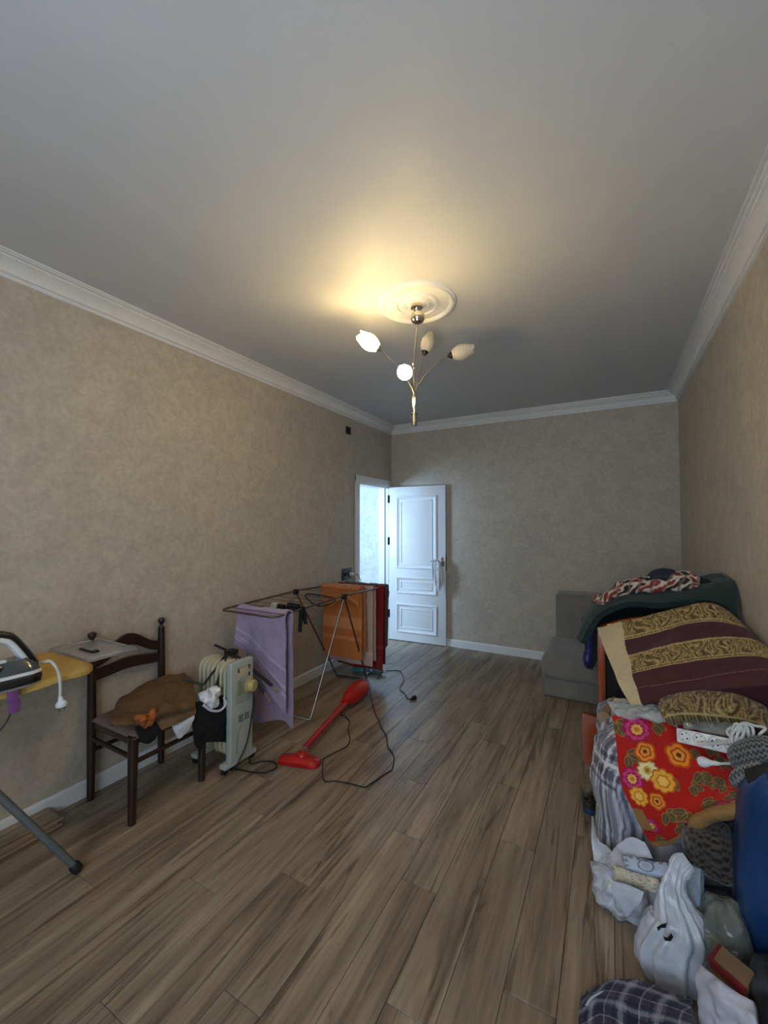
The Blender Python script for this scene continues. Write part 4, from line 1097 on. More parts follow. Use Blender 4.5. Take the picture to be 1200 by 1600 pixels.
def mattress_paint(u, v):
    maroon = A3(70, 30, 38)
    c = np.ones(u.shape + (3,)) * maroon
    for a, b_ in ((.0, .205), (.385, .625)):
        W = (v - a) / (b_ - a); k = ((W > 0) & (W < 1)).astype(float)
        if a == 0: W = .1 + .9 * W
        o = ornament(u * .62, W, .072); c = c * (1 - k[..., None]) + o * k[..., None]
    c = mixc(c, (np.abs(v - .80 - .02 * np.sin(u * 5)) < .004).astype(float) * .5, A3(150, 120, 110))
    w = .115 - .05 * v + .003 * np.sin(v * 17)
    c = np.where((u < w)[..., None], A3(196, 180, 146), c)
    return c
soft('striped_mattress', mt, 340, 220, .004, .15, print_mat('brocade', .75, .35, 220, .1), puff=None, wr=(.010, 5), seed=3, paint=mattress_paint, label='maroon mattress with two gold ornament bands and cream end on the heap', cat='mattress')

# ---- brown scroll pillow and clear bags below the mattress
def pillow_paint(u, v):
    c = ornament(u * .5, .1 + .8 * v, .13); return c * .8
pwg = [[aty(1032, 1095, 2.22), aty(1085, 1086, 2.22), aty(1140, 1088, 2.18), aty(1200, 1108, 2.12)],
       [aty(1030, 1110, 2.12), aty(1085, 1104, 2.12), aty(1140, 1108, 2.08), aty(1200, 1124, 2.04)],
       [aty(1040, 1126, 2.06), aty(1090, 1124, 2.06), aty(1140, 1128, 2.03), aty(1200, 1140, 1.99)]]
soft('scroll_pillow', pwg, 160, 60, .03, .05, print_mat('scroll_print', .8, .3, 240), puff=4, wr=(.006, 9), paint=pillow_paint, label='brown pillow with curling scroll print squeezed under the maroon mattress', cat='pillow')
M_CLEAR = film_mat('clear_film', (206, 214, 214), .45, .12)
M_CLEARD = film_mat('grey_clear_film', (150, 154, 150), .55, .15)
cb = [[aty(948, 1092, 2.33), aty(985, 1100, 2.30), aty(1020, 1098, 2.27), aty(1045, 1112, 2.22)], [aty(955, 1108, 2.24), aty(990, 1110, 2.22), aty(1025, 1112, 2.19), aty(1055, 1126, 2.15)], [aty(965, 1120, 2.19), aty(995, 1120, 2.17), aty(1030, 1126, 2.14), aty(1060, 1136, 2.12)]]
soft('clear_plastic_bag', cb, 50, 36, .012, .02, M_CLEAR, puff=3, wr=(.016, 18), seed=5, label='crumpled clear plastic bag between the mattress and the red floral blanket', cat='bag')
cb2 = [[aty(1075, 1120, 2.10), aty(1120, 1126, 2.08), aty(1175, 1128, 2.02)], [aty(1072, 1128, 2.06), aty(1120, 1134, 2.03), aty(1175, 1138, 1.98)], [aty(1068, 1138, 2.03), aty(1120, 1146, 2.0), aty(1175, 1150, 1.95)]]
soft('grey_film_sheet', cb2, 44, 26, .006, .006, M_CLEARD, wr=(.012, 16), seed=7, label='crumpled greyish clear film behind the white power strip', cat='film')
rl0, rl1 = aty(944, 1122, 2.36), aty(962, 1098, 2.62)
MB().tube([rl0, rl1], .030, 18).build('beige_roll', mat('beige_roll_cloth', (150, 124, 92), .9, bump=.4), None, 40, label='beige cloth roll tucked beside the orange headboard post', cat='roll')

# ---- red floral blanket
rb = [[aty(957, 1119, 2.22), aty(1010, 1122, 2.19), aty(1065, 1136, 2.14), aty(1120, 1150, 2.08), aty(1168, 1163, 2.0)],
      [aty(964, 1170, 2.10), aty(1015, 1172, 2.06), aty(1070, 1185, 2.02), aty(1120, 1198, 1.97), aty(1168, 1205, 1.90)],
      [aty(970, 1222, 2.02), aty(1018, 1226, 1.99), aty(1072, 1236, 1.95), aty(1120, 1240, 1.90), aty(1166, 1244, 1.84)],
      [aty(992, 1272, 1.97), aty(1030, 1278, 1.94), aty(1074, 1276, 1.90), aty(1120, 1265, 1.86), aty(1162, 1256, 1.82)],
      [aty(1020, 1322, 1.955), aty(1046, 1318, 1.935), aty(1076, 1300, 1.90), aty(1118, 1280, 1.87), aty(1158, 1268, 1.83)]]
random.seed(11)
FLW = [(.17, .10, .115, 'p'), (.10, .47, .10, 'p'), (.23, .40, .085, 'c'), (.34, .46, .10, 'y'), (.46, .24, .105, 'o'), (.22, .27, .085, 'o'), (.12, .60, .085, 'y'), (.27, .62, .075, 'o'), (.80, .72, .10, 'p'), (.93, .70, .085, 'p'), (.66, .80, .09, 'p'), (.97, .86, .06, 'y'), (.15, .82, .07, 'p')]
LVS = [(.08, .30, .07, .5), (.40, .42, .07, 2), (.55, .45, .07, .3), (.62, .33, .07, 1.2), (.72, .38, .06, 2.5), (.33, .70, .08, .9), (.50, .70, .085, 2.3), (.64, .62, .07, .2), (.72, .60, .06, 1.6), (.86, .52, .08, .4), (.82, .40, .07, 2.8), (.55, .18, .05, 1), (.30, .05, .06, .2), (.02, .05, .08, 1.2), (.40, .85, .07, .5), (.93, .36, .06, 1.4), (.90, .58, .06, 2.2), (.56, .88, .06, 1), (.20, .92, .06, 2), (.70, .10, .06, .7), (.82, .18, .06, 2), (.02, .75, .05, .1), (.78, .92, .05, .5)]
def floral(u, v):
    red = A3(176, 26, 18)
    c = np.ones(u.shape + (3,)) * red
    asp = 1.05
    for x, y, r, a in LVS:
        r = r * 1.25
        for da in (-.9, 0, .9):
            ca, sa = math.cos(a + da), math.sin(a + da)
            dx, dy = (u - x), (v - y) * asp
            p, q = dx * ca + dy * sa, -dx * sa + dy * ca
            p = p - r * .62
            e = (p / (r * .62)) ** 2 + (q / (r * .34 * (1.1 - .5 * p / r))) ** 2
            c = mixc(c, (e < 1.0).astype(float), A3(150, 116, 62)); c = mixc(c, (e < .70).astype(float), A3(84, 76, 50))
            c = mixc(c, ((e < .70) & (np.abs(q) < r * .03)).astype(float), A3(140, 112, 64))
    for x, y, r, t in FLW:
        dx, dy = (u - x), (v - y) * asp
        d = np.hypot(dx, dy); th = np.arctan2(dy, dx)
        if t == 'p': ring = [(1, 9, A3(150, 24, 76)), (.80, 8, A3(196, 60, 120)), (.56, 7, A3(160, 28, 84)), (.40, 9, A3(226, 176, 90)), (.18, 5, A3(190, 120, 40))]
        elif t == 'c': ring = [(1, 12, A3(196, 150, 84)), (.85, 12, A3(232, 216, 160)), (.40, 6, A3(206, 170, 70)), (.2, 5, A3(160, 110, 40))]
        elif t == 'y': ring = [(1, 8, A3(196, 96, 20)), (.86, 8, A3(232, 170, 60)), (.55, 6, A3(210, 120, 30)), (.40, 6, A3(238, 190, 90))]
        else: ring = [(1, 5, A3(190, 78, 14)), (.84, 5, A3(230, 140, 40)), (.58, 5, A3(176, 62, 14)), (.44, 5, A3(226, 150, 60)), (.2, 4, A3(110, 46, 16))]
        for s, n, col in ring:
            rad = r * s * (.82 + .18 * np.abs(np.cos(th * n / 2 + x * 9)))
            c = mixc(c, (d < rad).astype(float), col)
    # plain tan border patches where the backing is turned over
    tan = A3(146, 108, 62)
    c = np.where(((v > .70) & (v < .86) & (u < .11 + .2 * (v - .70)))[..., None], tan, c)
    c = np.where(((v > .955) & (u < .45))[..., None], tan, c)
    return c
soft('floral_blanket', rb, 280, 300, .004, .022, print_mat('printed_flannel', .9, .25, 260), wr=(.010, 6), seed=4, paint=floral, label='red blanket printed with orange and pink flowers draped over the checked bag', cat='blanket')
tf = [[aty(1076, 1296, 1.885), aty(1085, 1276, 1.875), aty(1110, 1263, 1.845), aty(1158, 1252, 1.80)], [aty(1074, 1302, 1.865), aty(1086, 1286, 1.845), aty(1112, 1274, 1.82), aty(1158, 1266, 1.78)], [aty(1078, 1310, 1.87), aty(1092, 1298, 1.855), aty(1116, 1285, 1.835), aty(1158, 1276, 1.80)]]
soft('tan_blanket_edge', tf, 50, 24, .012, .016, mat('tan_fleece', (150, 112, 64), .95, bump=.6, bscale=200, var=.1), puff=3, wr=(.004, 14), label='turned-over tan fleece edge lying on the red floral blanket', cat='blanket')

# ---- power strip with its cord, on the blanket
ps0, ps1 = aty(1062, 1149, 2.055), aty(1168, 1172, 1.925)
psx = (ps1 - ps0).normalized(); PLn = (ps1 - ps0).length
psn = (CAM - (ps0 + ps1) / 2); psn = (psn - psx * psn.dot(psx)).normalized(); psz = psx.cross(psn)
if psz.z < 0: psz = -psz
MP = Matrix(((psx.x, psz.x, psn.x, ps0.x), (psx.y, psz.y, psn.y, ps0.y), (psx.z, psz.z, psn.z, ps0.z), (0, 0, 0, 1)))
st_ = empty('power_strip', (ps0 + ps1) / 2, 'white four-socket power strip lying on the red floral blanket', 'power strip')
MB().box((0, -.026, -.010), (PLn, .026, .022), M=MP, bev=.006).build('body', M_WHITEPL, st_, 35)
for k in range(4):
    c = .032 + k * .0535
    if c > PLn - .02: break
    sk = MB().lathe([(.0225, 0), (.0225, .0022), (.0200, .0024), (.0195, .0004), (.001, .0004)], MP @ Vector((c, 0, .0212)), psn, 24).build('socket', mat('socket_grey', (186, 190, 192), .4), st_, 35)
    for dx, dy in ((-.0095, .006), (.0095, -.006)):
        MB().lathe([(.0032, 0), (.0032, .0012), (.0005, .0013)], MP @ Vector((c + dx, dy, .0217)), psn, 10).build('pin_hole', M_BLACKPL, sk, 40)
    for dx, dy in ((-.007, -.0125), (.007, .0125)):
        MB().lathe([(.0024, 0), (.0024, .0012), (.0005, .0013)], MP @ Vector((c + dx, dy, .0217)), psn, 10).build('earth_contact', M_DKGREY, sk, 40)
M_WC = mat('white_cord', (205, 204, 198), .5)
cq = [(1172, 1166, 1.90), (1150, 1160, 1.89), (1136, 1143, 1.90), (1150, 1135, 1.88), (1166, 1140, 1.87), (1150, 1158, 1.87), (1120, 1162, 1.93), (1090, 1161, 1.97), (1110, 1163, 1.94), (1144, 1156, 1.88), (1160, 1138, 1.86), (1172, 1150, 1.85), (1176, 1166, 1.84), (1150, 1166, 1.86), (1143, 1150, 1.87), (1160, 1130, 1.86), (1180, 1134, 1.83), (1196, 1138, 1.81), (1186, 1150, 1.82), (1190, 1168, 1.80), (1192, 1190, 1.79), (1197, 1204, 1.78)]
cord('cord', [aty(*q) for q in cq], .0045, M_WC, st_, smooth=6)
for k in range(3):
    cqq = [(1140 + k * 9, 1160, 1.88 - k * .012), (1148 + k * 9, 1132 + k, 1.875 - k * .012), (1160 + k * 8, 1138, 1.86 - k * .012), (1162 + k * 8, 1162, 1.86 - k * .012)]
    cord('cord_loop', [aty(*q) for q in cqq], .0045, M_WC, st_, smooth=8)
gp0, gp1 = aty(1094, 1190, 1.945), aty(1130, 1194, 1.90)
gd = (gp1 - gp0).normalized()
MB().lathe([(.004, -.004), (.0165, .0), (.019, .012), (.015, .026), (.009, .040), (.007, .062), (.005, .07)], gp0, gd, 18).build('plug', M_WHITEPL, st_, 40)
cord('plug_lead', [gp0 + gd * .065, aty(1142, 1193, 1.88), aty(1156, 1191, 1.86), aty(1176, 1180, 1.83)], .0045, M_WC, st_)

# ---- knitted things
def knit(a, b_, p1, p2):
    ca, cb_ = A3(*a), A3(*b_)
    def f(u, v):
        k = ((np.sin(u * p1) * np.sin(v * p2 + np.sin(u * p1) * .8)) > .1).astype(float)
        return mixc(np.ones(u.shape + (3,)) * ca, k, cb_)
    return f
M_KNIT = print_mat('knit', .95, .9, 140, .3)
kg = [[aty(1142, 1168, 1.86), aty(1168, 1158, 1.83), aty(1200, 1150, 1.80)], [aty(1140, 1185, 1.84), aty(1170, 1176, 1.80), aty(1205, 1170, 1.76)], [aty(1148, 1202, 1.84), aty(1176, 1195, 1.80), aty(1208, 1190, 1.76)]]
soft('grey_knitted_sock', kg, 70, 60, .022, .022, M_KNIT, puff=3, wr=(.006, 14), paint=knit((110, 110, 106), (44, 44, 44), 60, 44), label='grey chunky knitted sock under the white cord bundle', cat='sock')
kg2 = [[aty(1146, 1212, 1.83), aty(1164, 1195, 1.81), aty(1190, 1182, 1.78)], [aty(1142, 1222, 1.82), aty(1166, 1208, 1.79), aty(1194, 1200, 1.76)], [aty(1156, 1228, 1.83), aty(1174, 1218, 1.80), aty(1198, 1212, 1.77)]]
soft('knitted_slipper', kg2, 60, 40, .018, .02, M_KNIT, puff=3, wr=(.005, 14), seed=4, paint=knit((128, 126, 120), (52, 52, 50), 52, 30), label='grey knitted slipper with pale toe resting on the blue sack', cat='slipper')
sack('brown_knitted_hat', aty(1112, 1325, 1.86), (.085, .07, .085), M_KNIT, p=(2.4, 2.4), wr=(.02, 12), seed=6, floor=None, res=(110, 70), paint=lambda t, p, P: knit((78, 68, 58), (34, 29, 25), 90, 70)(t[None], p[None])[0], label='dark brown knitted hat wedged below the tan blanket edge', cat='hat')

# ---- blue sack on a black bag at the wall
sack('black_bag', (.42, 1.44, .165), (.125, .165, .175), mat('black_bag_plastic', (18, 18, 20), .4, bump=.4, bscale=20), p=(3, 2.6), wr=(.03, 6), seed=9, res=(70, 44), label='black bag on the floor at the right wall below the blue sack', cat='bag')
sack('blue_sack', (.470, 1.765, .385), (.135, .165, .385), mat('blue_plastic', (22, 58, 104), .32, var=.15, vscale=5, bump=.4, bscale=14), p=(2.2, 1.9), wr=(.02, 5), seed=12, floor=None, res=(80, 56), label='bulging dark blue plastic sack standing against the right wall', cat='sack')
dk = [[aty(1168, 1205, 1.78), aty(1185, 1200, 1.76), aty(1205, 1195, 1.74)], [aty(1172, 1225, 1.74), aty(1188, 1222, 1.72), aty(1206, 1215, 1.70)], [aty(1184, 1246, 1.74), aty(1195, 1248, 1.72), aty(1208, 1248, 1.70)]]
soft('dark_cloth', dk, 24, 24, .006, .008, mat('dark_olive_cloth', (34, 32, 28), .9, bump=.3), wr=(.008, 12), label='dark cloth hanging over the top of the blue sack', cat='cloth')

# ---- white bags in front of the heap
M_WB = film_mat('white_bag_poly', (204, 206, 214), .92, .27); M_WB2 = film_mat('milky_bag_poly', (196, 194, 204), .85, .3)
M_PAPERW = mat('thin_paper', (196, 200, 212), .7, var=.06, vscale=10, bump=.2)
ub = empty('open_white_bag', aty(1000, 1400, 1.9) * 1.0, 'open white plastic bag stuffed with printed packets beside the checked bag', 'bag')
WORLD[ub.name].z = 0; ub.location.z = 0
sack('bag_body', (.060, 1.935, .065), (.145, .115, .085), M_WB, ub, p=(2.6, 2.4), wr=(.045, 11), seed=21, res=(90, 56), fold=.05, floor=.001)
wbk = [[aty(925, 1275, 2.02), aty(934, 1310, 2.02), aty(948, 1322, 1.99)], [aty(924, 1310, 2.0), aty(938, 1335, 1.98), aty(960, 1335, 1.95)], [aty(928, 1345, 1.97), aty(945, 1350, 1.95), aty(968, 1350, 1.92)]]
soft('bag_flap', wbk, 26, 26, .003, .003, M_WB, ub, wr=(.010, 14), seed=3)
wbl = [[aty(925, 1345, 2.0), aty(940, 1350, 1.93), aty(962, 1360, 1.86)], [aty(925, 1365, 1.99), aty(942, 1376, 1.92), aty(958, 1385, 1.85)], [aty(936, 1386, 1.96), aty(948, 1394, 1.91), aty(958, 1400, 1.85)]]
soft('bag_corner', wbl, 26, 26, .006, .010, M_WB, ub, wr=(.012, 14), seed=6)
pkt = [[aty(972, 1335, 1.88), aty(1010, 1345, 1.84), aty(1050, 1352, 1.80)], [aty(976, 1348, 1.845), aty(1010, 1356, 1.81), aty(1046, 1364, 1.77)], [aty(980, 1358, 1.83), aty(1012, 1366, 1.79), aty(1044, 1372, 1.76)]]
def packet_paint(u, v):
    c = np.ones(u.shape + (3,)) * A3(188, 202, 226)
    d = np.hypot((u - .52) * 2.2, v - .5)
    c = mixc(c, ((d < .42) & (d > .33)).astype(float) * .8, A3(70, 84, 108))
    c = mixc(c, (np.hypot((u - .52) * 2.2, v - .5) < .2).astype(float) * .4, A3(120, 134, 158))
    c = mixc(c, ((v < .22) & (np.sin(u * 40) > -.2) & (u > .1)).astype(float) * .7, A3(78, 96, 118))
    c = mixc(c, ((u < .12) & (np.sin(v * 20) > 0)).astype(float) * .7, A3(90, 104, 124))
    return c
soft('printed_packet', pkt, 90, 50, .010, .014, print_mat('printed_film', .4, .1, 60, 0, .5), puff=5, wr=(.004, 14), paint=packet_paint, label='pale blue packet with round printed mark lying in the white bag', cat='packet')
cf = [[aty(958, 1352, 1.88), aty(990, 1362, 1.83), aty(1030, 1374, 1.78)], [aty(962, 1366, 1.85), aty(992, 1374, 1.81), aty(1030, 1382, 1.765)], [aty(960, 1377, 1.845), aty(992, 1386, 1.805), aty(1030, 1398, 1.76)]]
def cream_paint(u, v):
    c = np.ones(u.shape + (3,)) * A3(206, 200, 180)
    k = (np.sin(u * 31 + 3 * np.sin(v * 9)) * np.sin(v * 17 + u * 5) > .45) & (u > .45)
    c = mixc(c, k.astype(float) * .6, A3(168, 92, 76))
    k = np.sin(u * 47) * np.sin(v * 29 + 2) > .8
    return mixc(c, k.astype(float) * .5, A3(110, 110, 96))
soft('cream_packet', cf, 80, 40, .008, .012, print_mat('printed_paper', .7, .2, 120), puff=4, wr=(.006, 14), seed=2, paint=cream_paint, label='cream packet with reddish print below the blue packet', cat='packet')
tp = [[aty(956, 1376, 1.80), aty(980, 1382, 1.765), aty(1007, 1394, 1.735)], [aty(956, 1395, 1.775), aty(980, 1402, 1.745), aty(1001, 1410, 1.72)], [aty(964, 1411, 1.765), aty(980, 1420, 1.745), aty(993, 1418, 1.73)], [aty(974, 1426, 1.765), aty(979, 1432, 1.755), aty(986, 1426, 1.745)]]
soft('paper_sheet', tp, 30, 36, .0015, .0015, M_PAPERW, wr=(.004, 10), label='thin white paper sheet hanging in a point from the white bag', cat='paper')
tp2 = [[aty(962, 1322, 1.93), aty(985, 1308, 1.92), aty(1008, 1316, 1.90)], [aty(972, 1332, 1.91), aty(995, 1326, 1.90), aty(1016, 1332, 1.88)], [aty(985, 1342, 1.89), aty(1002, 1340, 1.88), aty(1020, 1342, 1.865)]]
soft('tissue_paper', tp2, 30, 24, .002, .002, M_PAPERW, wr=(.006, 12), seed=9, label='pale tissue paper tucked between the checked cloth and the packets', cat='paper')

# tall white carrier bag with black print
tb_ = empty('carrier_bag', aty(1060, 1540, 1.70), 'white plastic carrier bag with black print standing on the floor', 'bag')
WORLD[tb_.name].z = 0; tb_.location.z = 0
R_ = lambda px, py, y, rx, ry: (aty(px, py, y), rx, ry)
loft('bag_body', [((.165, 1.69, .004), .075, .06), ((.160, 1.69, .03), .098, .080), ((.158, 1.70, .085), .098, .082), R_(1064, 1450, 1.70, .078, .062), R_(1056, 1415, 1.72, .052, .040), R_(1052, 1388, 1.735, .036, .022), R_(1056, 1366, 1.75, .030, .014), R_(1066, 1352, 1.765, .030, .010), R_(1076, 1346, 1.775, .024, .006)], M_WB, tb_, fold=(.065, 11), wr=(.010, 14), seed=4, seg=90, nv=80, floor=.001)
def on_bag(px, py, dy=0.0): return aty(px, py, 1.612 + dy)
for pts in (((1026, 1449), (1033, 1444), (1042, 1442), (1040, 1450), (1033, 1450), (1029, 1455)), ((1036, 1463), (1043, 1465), (1049, 1458), (1052, 1464), (1048, 1471), (1039, 1470))):
    q = [on_bag(*p) for p in pts]; nrm = (CAM - q[0]).normalized()
    V = [p for p in q] + [p - nrm * .003 for p in q]; n = len(q)
    obj('black_print', V, [tuple(range(n)), tuple(range(2 * n - 1, n - 1, -1))] + [(i, (i + 1) % n, n + (i + 1) % n, n + i) for i in range(n)], M_BLACKPL, tb_, 0)

# clear bag with dark and green contents, and white stuff beside it
sack('grey_clear_bag', (.300, 1.735, .14), (.075, .10, .14), film_mat('smoky_film', (120, 122, 114), .7, .15), p=(2.4, 2.3), wr=(.03, 10), seed=31, res=(80, 50), fold=.06, floor=.001, label='smoky clear plastic bag with dark contents behind the carrier bag', cat='bag')
sack('green_bundle', (.320, 1.725, .15), (.036, .05, .04), mat('olive_green_cloth', (94, 100, 66), .8, var=.3, vscale=15, bump=.5), wr=(.015, 14), seed=33, floor=None, res=(40, 28), label='olive green bundle inside the smoky clear bag', cat='bundle')
lbd = [[aty(1050, 1348, 1.86), aty(1072, 1350, 1.84), aty(1098, 1356, 1.82)], [aty(1062, 1372, 1.82), aty(1080, 1376, 1.80), aty(1098, 1385, 1.78)], [aty(1064, 1405, 1.79), aty(1080, 1410, 1.775), aty(1096, 1420, 1.765)], [aty(1074, 1440, 1.765), aty(1086, 1446, 1.755), aty(1096, 1452, 1.75)]]
soft('light_blue_cloth', lbd, 34, 44, .010, .012, mat('pale_blue_cloth', (150, 162, 176), .75, var=.12, bump=.3), wr=(.016, 12), seed=13, label='crumpled pale blue cloth between the carrier bag and the smoky bag', cat='cloth')

# box with red edges in a milky bag
cbx = empty('cardboard_box', (.285, 1.49, 0), 'small brown cardboard box with dark red edges in the milky bag', 'box')
qa, qb, qd = aty(1107, 1497, 1.52), aty(1164, 1548, 1.43), aty(1124, 1474, 1.60)
qc = qb + (qd - qa); dn_ = (qb - qa).cross(qd - qa).normalized()
if dn_.z > 0: dn_ = -dn_
def hexa(a, b_, c, d, t): return MB().add([a, b_, c, d, a + dn_ * t, b_ + dn_ * t, c + dn_ * t, d + dn_ * t], [(0, 1, 2, 3), (7, 6, 5, 4), (0, 4, 5, 1), (1, 5, 6, 2), (2, 6, 7, 3), (3, 7, 4, 0)])
hexa(qa, qb, qc, qd, .10).build('body', mat('cardboard', (134, 108, 82), .8, var=.1), cbx, 0)
M_DRED = mat('dark_red_edge', (112, 22, 26), .5)
eu, ev = (qb - qa).normalized() * .010, (qd - qa).normalized() * .010
up_ = dn_ * -.0015
hexa(qa - ev * .1 + up_, qb - ev * .1 + up_, qb + ev + up_, qa + ev + up_, .02).build('red_edge', M_DRED, cbx, 0)
hexa(qa - eu * .1 + up_ * 1.2, qa + eu + up_ * 1.2, qa + eu + (qd - qa) * .95 + up_ * 1.2, qa - eu * .1 + (qd - qa) * .95 + up_ * 1.2, .02).build('red_edge', M_DRED, cbx, 0)
mb_ = [[aty(1096, 1508, 1.50), aty(1114, 1522, 1.46), aty(1146, 1546, 1.42), aty(1174, 1562, 1.40)], [aty(1089, 1545, 1.46), aty(1118, 1550, 1.42), aty(1150, 1565, 1.40), aty(1182, 1585, 1.38)], [aty(1090, 1580, 1.44), aty(1118, 1590, 1.40), aty(1150, 1605, 1.37), aty(1186, 1620, 1.35)], [aty(1096, 1620, 1.46), aty(1120, 1640, 1.41), aty(1150, 1650, 1.39), aty(1186, 1660, 1.37)]]
soft('milky_bag', mb_, 60, 60, .006, .035, M_WB2, puff=4, wr=(.022, 11), seed=15, label='milky white plastic bag slumped in front of the cardboard box', cat='bag')

# ---- fringed checked throw at the front of the heap
PL_B = plaid((104, 106, 124), [((22, 24, 42), .18, .16, .80), ((50, 36, 54), .48, .10, .70), ((24, 26, 42), .66, .06, .8), ((160, 162, 172), .36, .018, .45), ((176, 176, 184), .86, .07, .32)], 1, 1)
tw = [[aty(912, 1568, 1.46), aty(945, 1546, 1.50), aty(985, 1540, 1.505), aty(1030, 1550, 1.50), aty(1080, 1572, 1.46)],
      [aty(910, 1600, 1.40), aty(945, 1580, 1.43), aty(985, 1574, 1.43), aty(1030, 1582, 1.43), aty(1085, 1600, 1.40)],
      [aty(908, 1650, 1.32), aty(945, 1630, 1.34), aty(985, 1625, 1.34), aty(1030, 1632, 1.34), aty(1088, 1645, 1.32)],
      [aty(906, 1720, 1.24), aty(945, 1710, 1.24), aty(985, 1706, 1.24), aty(1030, 1710, 1.24), aty(1090, 1720, 1.23)]]
thr = empty('checked_throw', (.05, 1.38, 0), 'navy and grey checked throw with fringe lying folded on the floor', 'throw')
WORLD[thr.name] = Vector((.05, 1.38, 0))
soft('throw_cloth', tw, 150, 110, .012, .05, M_PLAID, thr, wr=(.010, 8), seed=17, flat=.002, paint=lambda u, v: PL_B(u * 3.2 + v * .9 + .12 * np.sin(v * 6), v * 3 - u * .6 + .15 * np.sin(u * 8)))
random.seed(5)
fr = MB()
edge = [Vector(tuple(p)) for p in _cr(np.array([tuple(q) for q in tw[0]]), 44)]
for p in edge:
    a = p + Vector((0, .005, -.002)); fr.tube([a, a + Vector((random.uniform(-.012, .006), random.uniform(.008, .02), random.uniform(-.012, .004))), a + Vector((random.uniform(-.018, .008), random.uniform(.018, .032), random.uniform(-.035, -.012)))], .0022, 5)
fr.build('fringe', mat('fringe_yarn', (92, 96, 112), .9, var=.4, vscale=40), thr, 60, kind='stuff')
bnd = [aty(917, 1580, 1.43), aty(925, 1568, 1.45), aty(945, 1558, 1.475), aty(966, 1552, 1.485), aty(950, 1572, 1.445), aty(938, 1600, 1.40)]
MB().tube([p + Vector((0, 0, .012)) for p in bnd], .006, 8, smooth=6).build('white_binding', mat('binding_tape', (176, 182, 192), .7), thr, 60)

# ---- small things on the floor beside the checked bag
tc_ = atz(921, 1268, 0)
tn = empty('round_tin', (tc_.x + .0, tc_.y, 0), 'small round tin with dark ringed lid and blue base beside the checked bag', 'tin')
MB().lathe([(.030, .0), (.032, .004), (.032, .028)], (tc_.x, tc_.y, 0), (0, 0, 1), 24).build('base', mat('tin_blue', (30, 66, 104), .35), tn, 40)
MB().lathe([(.032, .028), (.0325, .045), (.030, .058), (.024, .060), (.022, .052), (.012, .052), (.010, .058), (.001, .058)], (tc_.x, tc_.y, 0), (0, 0, 1), 24).build('lid', mat('tin_lid', (70, 62, 54), .3, metal=.6), tn, 40)
wc = atz(920, 1238, .0)
sack('beige_knit_bundle', (wc.x + .005, wc.y + .02, .04), (.034, .10, .045), mat('beige_wool', (120, 104, 82), .95, var=.25, vscale=40, bump=.9, bscale=90), wr=(.018, 20), seed=41, res=(50, 34), label='small beige knitted bundle on the floor behind the round tin', cat='bundle')

# ---- dark green blanket spread from the headboard towards the sofa
M_GREEN = mat('dark_green_fleece', (24, 44, 40), .95, var=.12, vscale=12, bump=.4, bscale=200, sheen=.12)
gb = [[aty(911, 1006, 2.86), aty(935, 965, 2.875), aty(975, 946, 2.87), aty(1030, 946, 2.87), aty(1090, 940, 2.84), aty(1138, 950, 2.78), aty(1155, 972, 2.74)],
      [aty(905, 998, 2.95), aty(930, 952, 2.97), aty(972, 934, 2.97), aty(1030, 933, 2.98), aty(1090, 924, 2.95), aty(1130, 916, 2.90), aty(1152, 920, 2.84)],
      [aty(908, 985, 3.05), aty(932, 944, 3.08), aty(970, 927, 3.10), aty(1030, 921, 3.12), aty(1090, 914, 3.10), aty(1122, 907, 3.05), aty(1140, 906, 2.98)],
      [aty(912, 968, 3.25), aty(936, 938, 3.28), aty(975, 922, 3.30), aty(1030, 916, 3.32), aty(1080, 910, 3.30), aty(1105, 905, 3.25), aty(1122, 905, 3.18)]]
g2 = []
for p in gb[3]: g2.append(p + Vector((0, .36, -.28)))
gb.append(g2); gb.append([p + Vector((0, .60, -.52)) for p in gb[3]])
soft('green_blanket', gb, 80, 70, .014, .022, M_GREEN, wr=(.010, 5), seed=6, label='dark green fleece blanket spread over the headboard behind the mattress', cat='blanket')
M_NAVY = mat('navy_cloth', (36, 40, 62), .85, var=.2, vscale=14, bump=.4)
nv_ = [[aty(914, 990, 2.90), aty(920, 985, 2.89), aty(928, 980, 2.895)], [aty(913, 1014, 2.90), aty(919, 1012, 2.89), aty(926, 1008, 2.90)], [aty(911, 1030, 2.89), aty(918, 1028, 2.87), aty(925, 1026, 2.89)], [aty(913, 1042, 2.90), aty(918, 1046, 2.89), aty(923, 1043, 2.90)]]
soft('navy_tassel_cloth', nv_, 20, 30, .010, .010, mat('navy_satin', (30, 36, 84), .4, var=.4, vscale=30), puff=3, wr=(.010, 24), label='shiny navy cloth end hanging below the green blanket', cat='cloth')
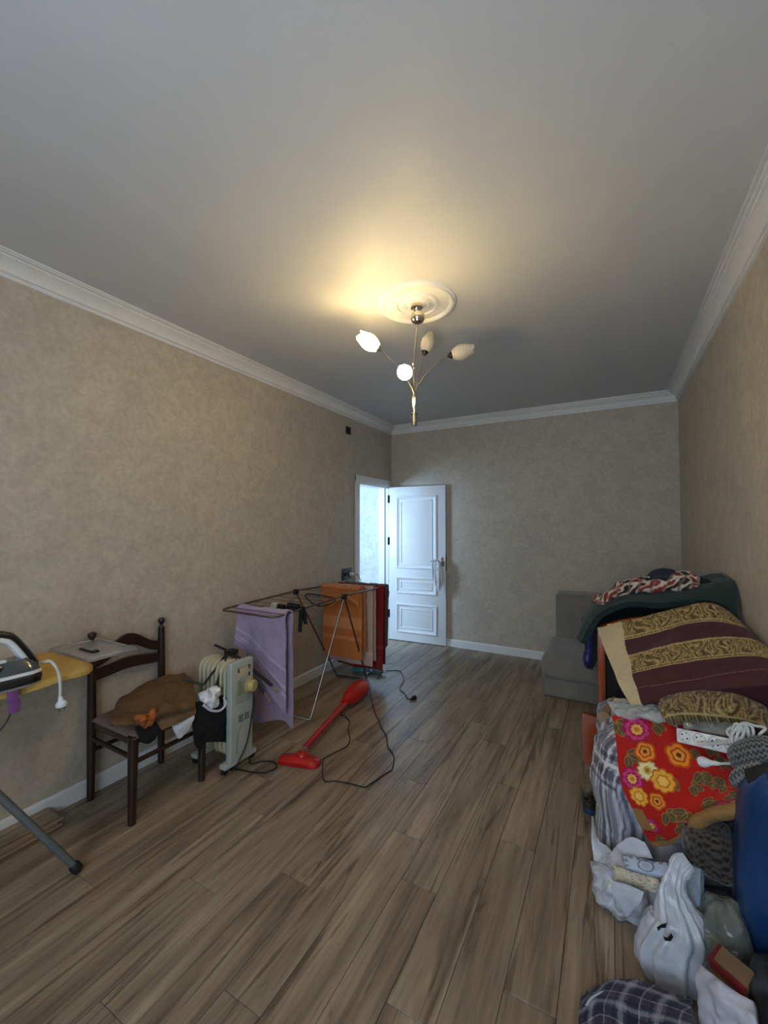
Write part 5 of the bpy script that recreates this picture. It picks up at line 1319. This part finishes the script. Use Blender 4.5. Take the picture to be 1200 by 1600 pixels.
# patterned scarf crumpled on the green blanket
def scarf_paint(u, v):
    c = np.ones(u.shape + (3,)) * A3(196, 186, 172)
    k = np.sin(u * 26 + 2 * np.sin(v * 7)); q = np.sin(v * 9 + u * 13)
    c = mixc(c, (k * q > .28).astype(float), A3(132, 42, 30)); c = mixc(c, (k * q < -.30).astype(float), A3(40, 30, 28))
    return mixc(c, ((np.sin(u * 55 + v * 8) > .80)).astype(float) * .8, A3(120, 96, 84))
sc = [[aty(928, 938, 3.00), aty(950, 920, 3.06), aty(985, 911, 3.10), aty(1020, 904, 3.10), aty(1060, 897, 3.08), aty(1094, 903, 3.05)],
      [aty(931, 942, 2.95), aty(955, 928, 2.99), aty(985, 918, 3.02), aty(1020, 910, 3.02), aty(1060, 905, 3.00), aty(1094, 909, 2.98)],
      [aty(938, 946, 2.92), aty(962, 935, 2.95), aty(990, 927, 2.97), aty(1022, 922, 2.97), aty(1060, 921, 2.95), aty(1090, 917, 2.93)]]
soft('patterned_scarf', sc, 140, 50, .022, .022, print_mat('printed_silk', .6, .2, 160), puff=3, wr=(.030, 13), seed=8, paint=scarf_paint, label='crumpled red white and black patterned scarf on the green blanket', cat='scarf')
nb = [[aty(1010, 902, 3.10), aty(1030, 890, 3.12), aty(1050, 888, 3.10), aty(1060, 898, 3.08)], [aty(1008, 905, 3.04), aty(1030, 898, 3.05), aty(1048, 896, 3.04), aty(1062, 904, 3.03)], [aty(1012, 909, 3.01), aty(1032, 905, 3.01), aty(1050, 906, 3.0), aty(1066, 910, 2.99)]]
soft('navy_garment', nb, 40, 30, .014, .02, M_NAVY, puff=3, wr=(.014, 14), seed=3, label='folded navy garment on top of the patterned scarf', cat='garment')
db_ = [[aty(1055, 896, 3.10), aty(1080, 900, 3.08), aty(1105, 908, 3.02), aty(1124, 914, 2.96)], [aty(1058, 902, 3.06), aty(1082, 905, 3.04), aty(1106, 912, 2.99), aty(1124, 916, 2.94)]]
soft('black_knit_top', db_, 40, 20, .010, .012, M_BLACKC, wr=(.010, 12), seed=4, label='black garment lying behind the patterned scarf on the green blanket', cat='garment')
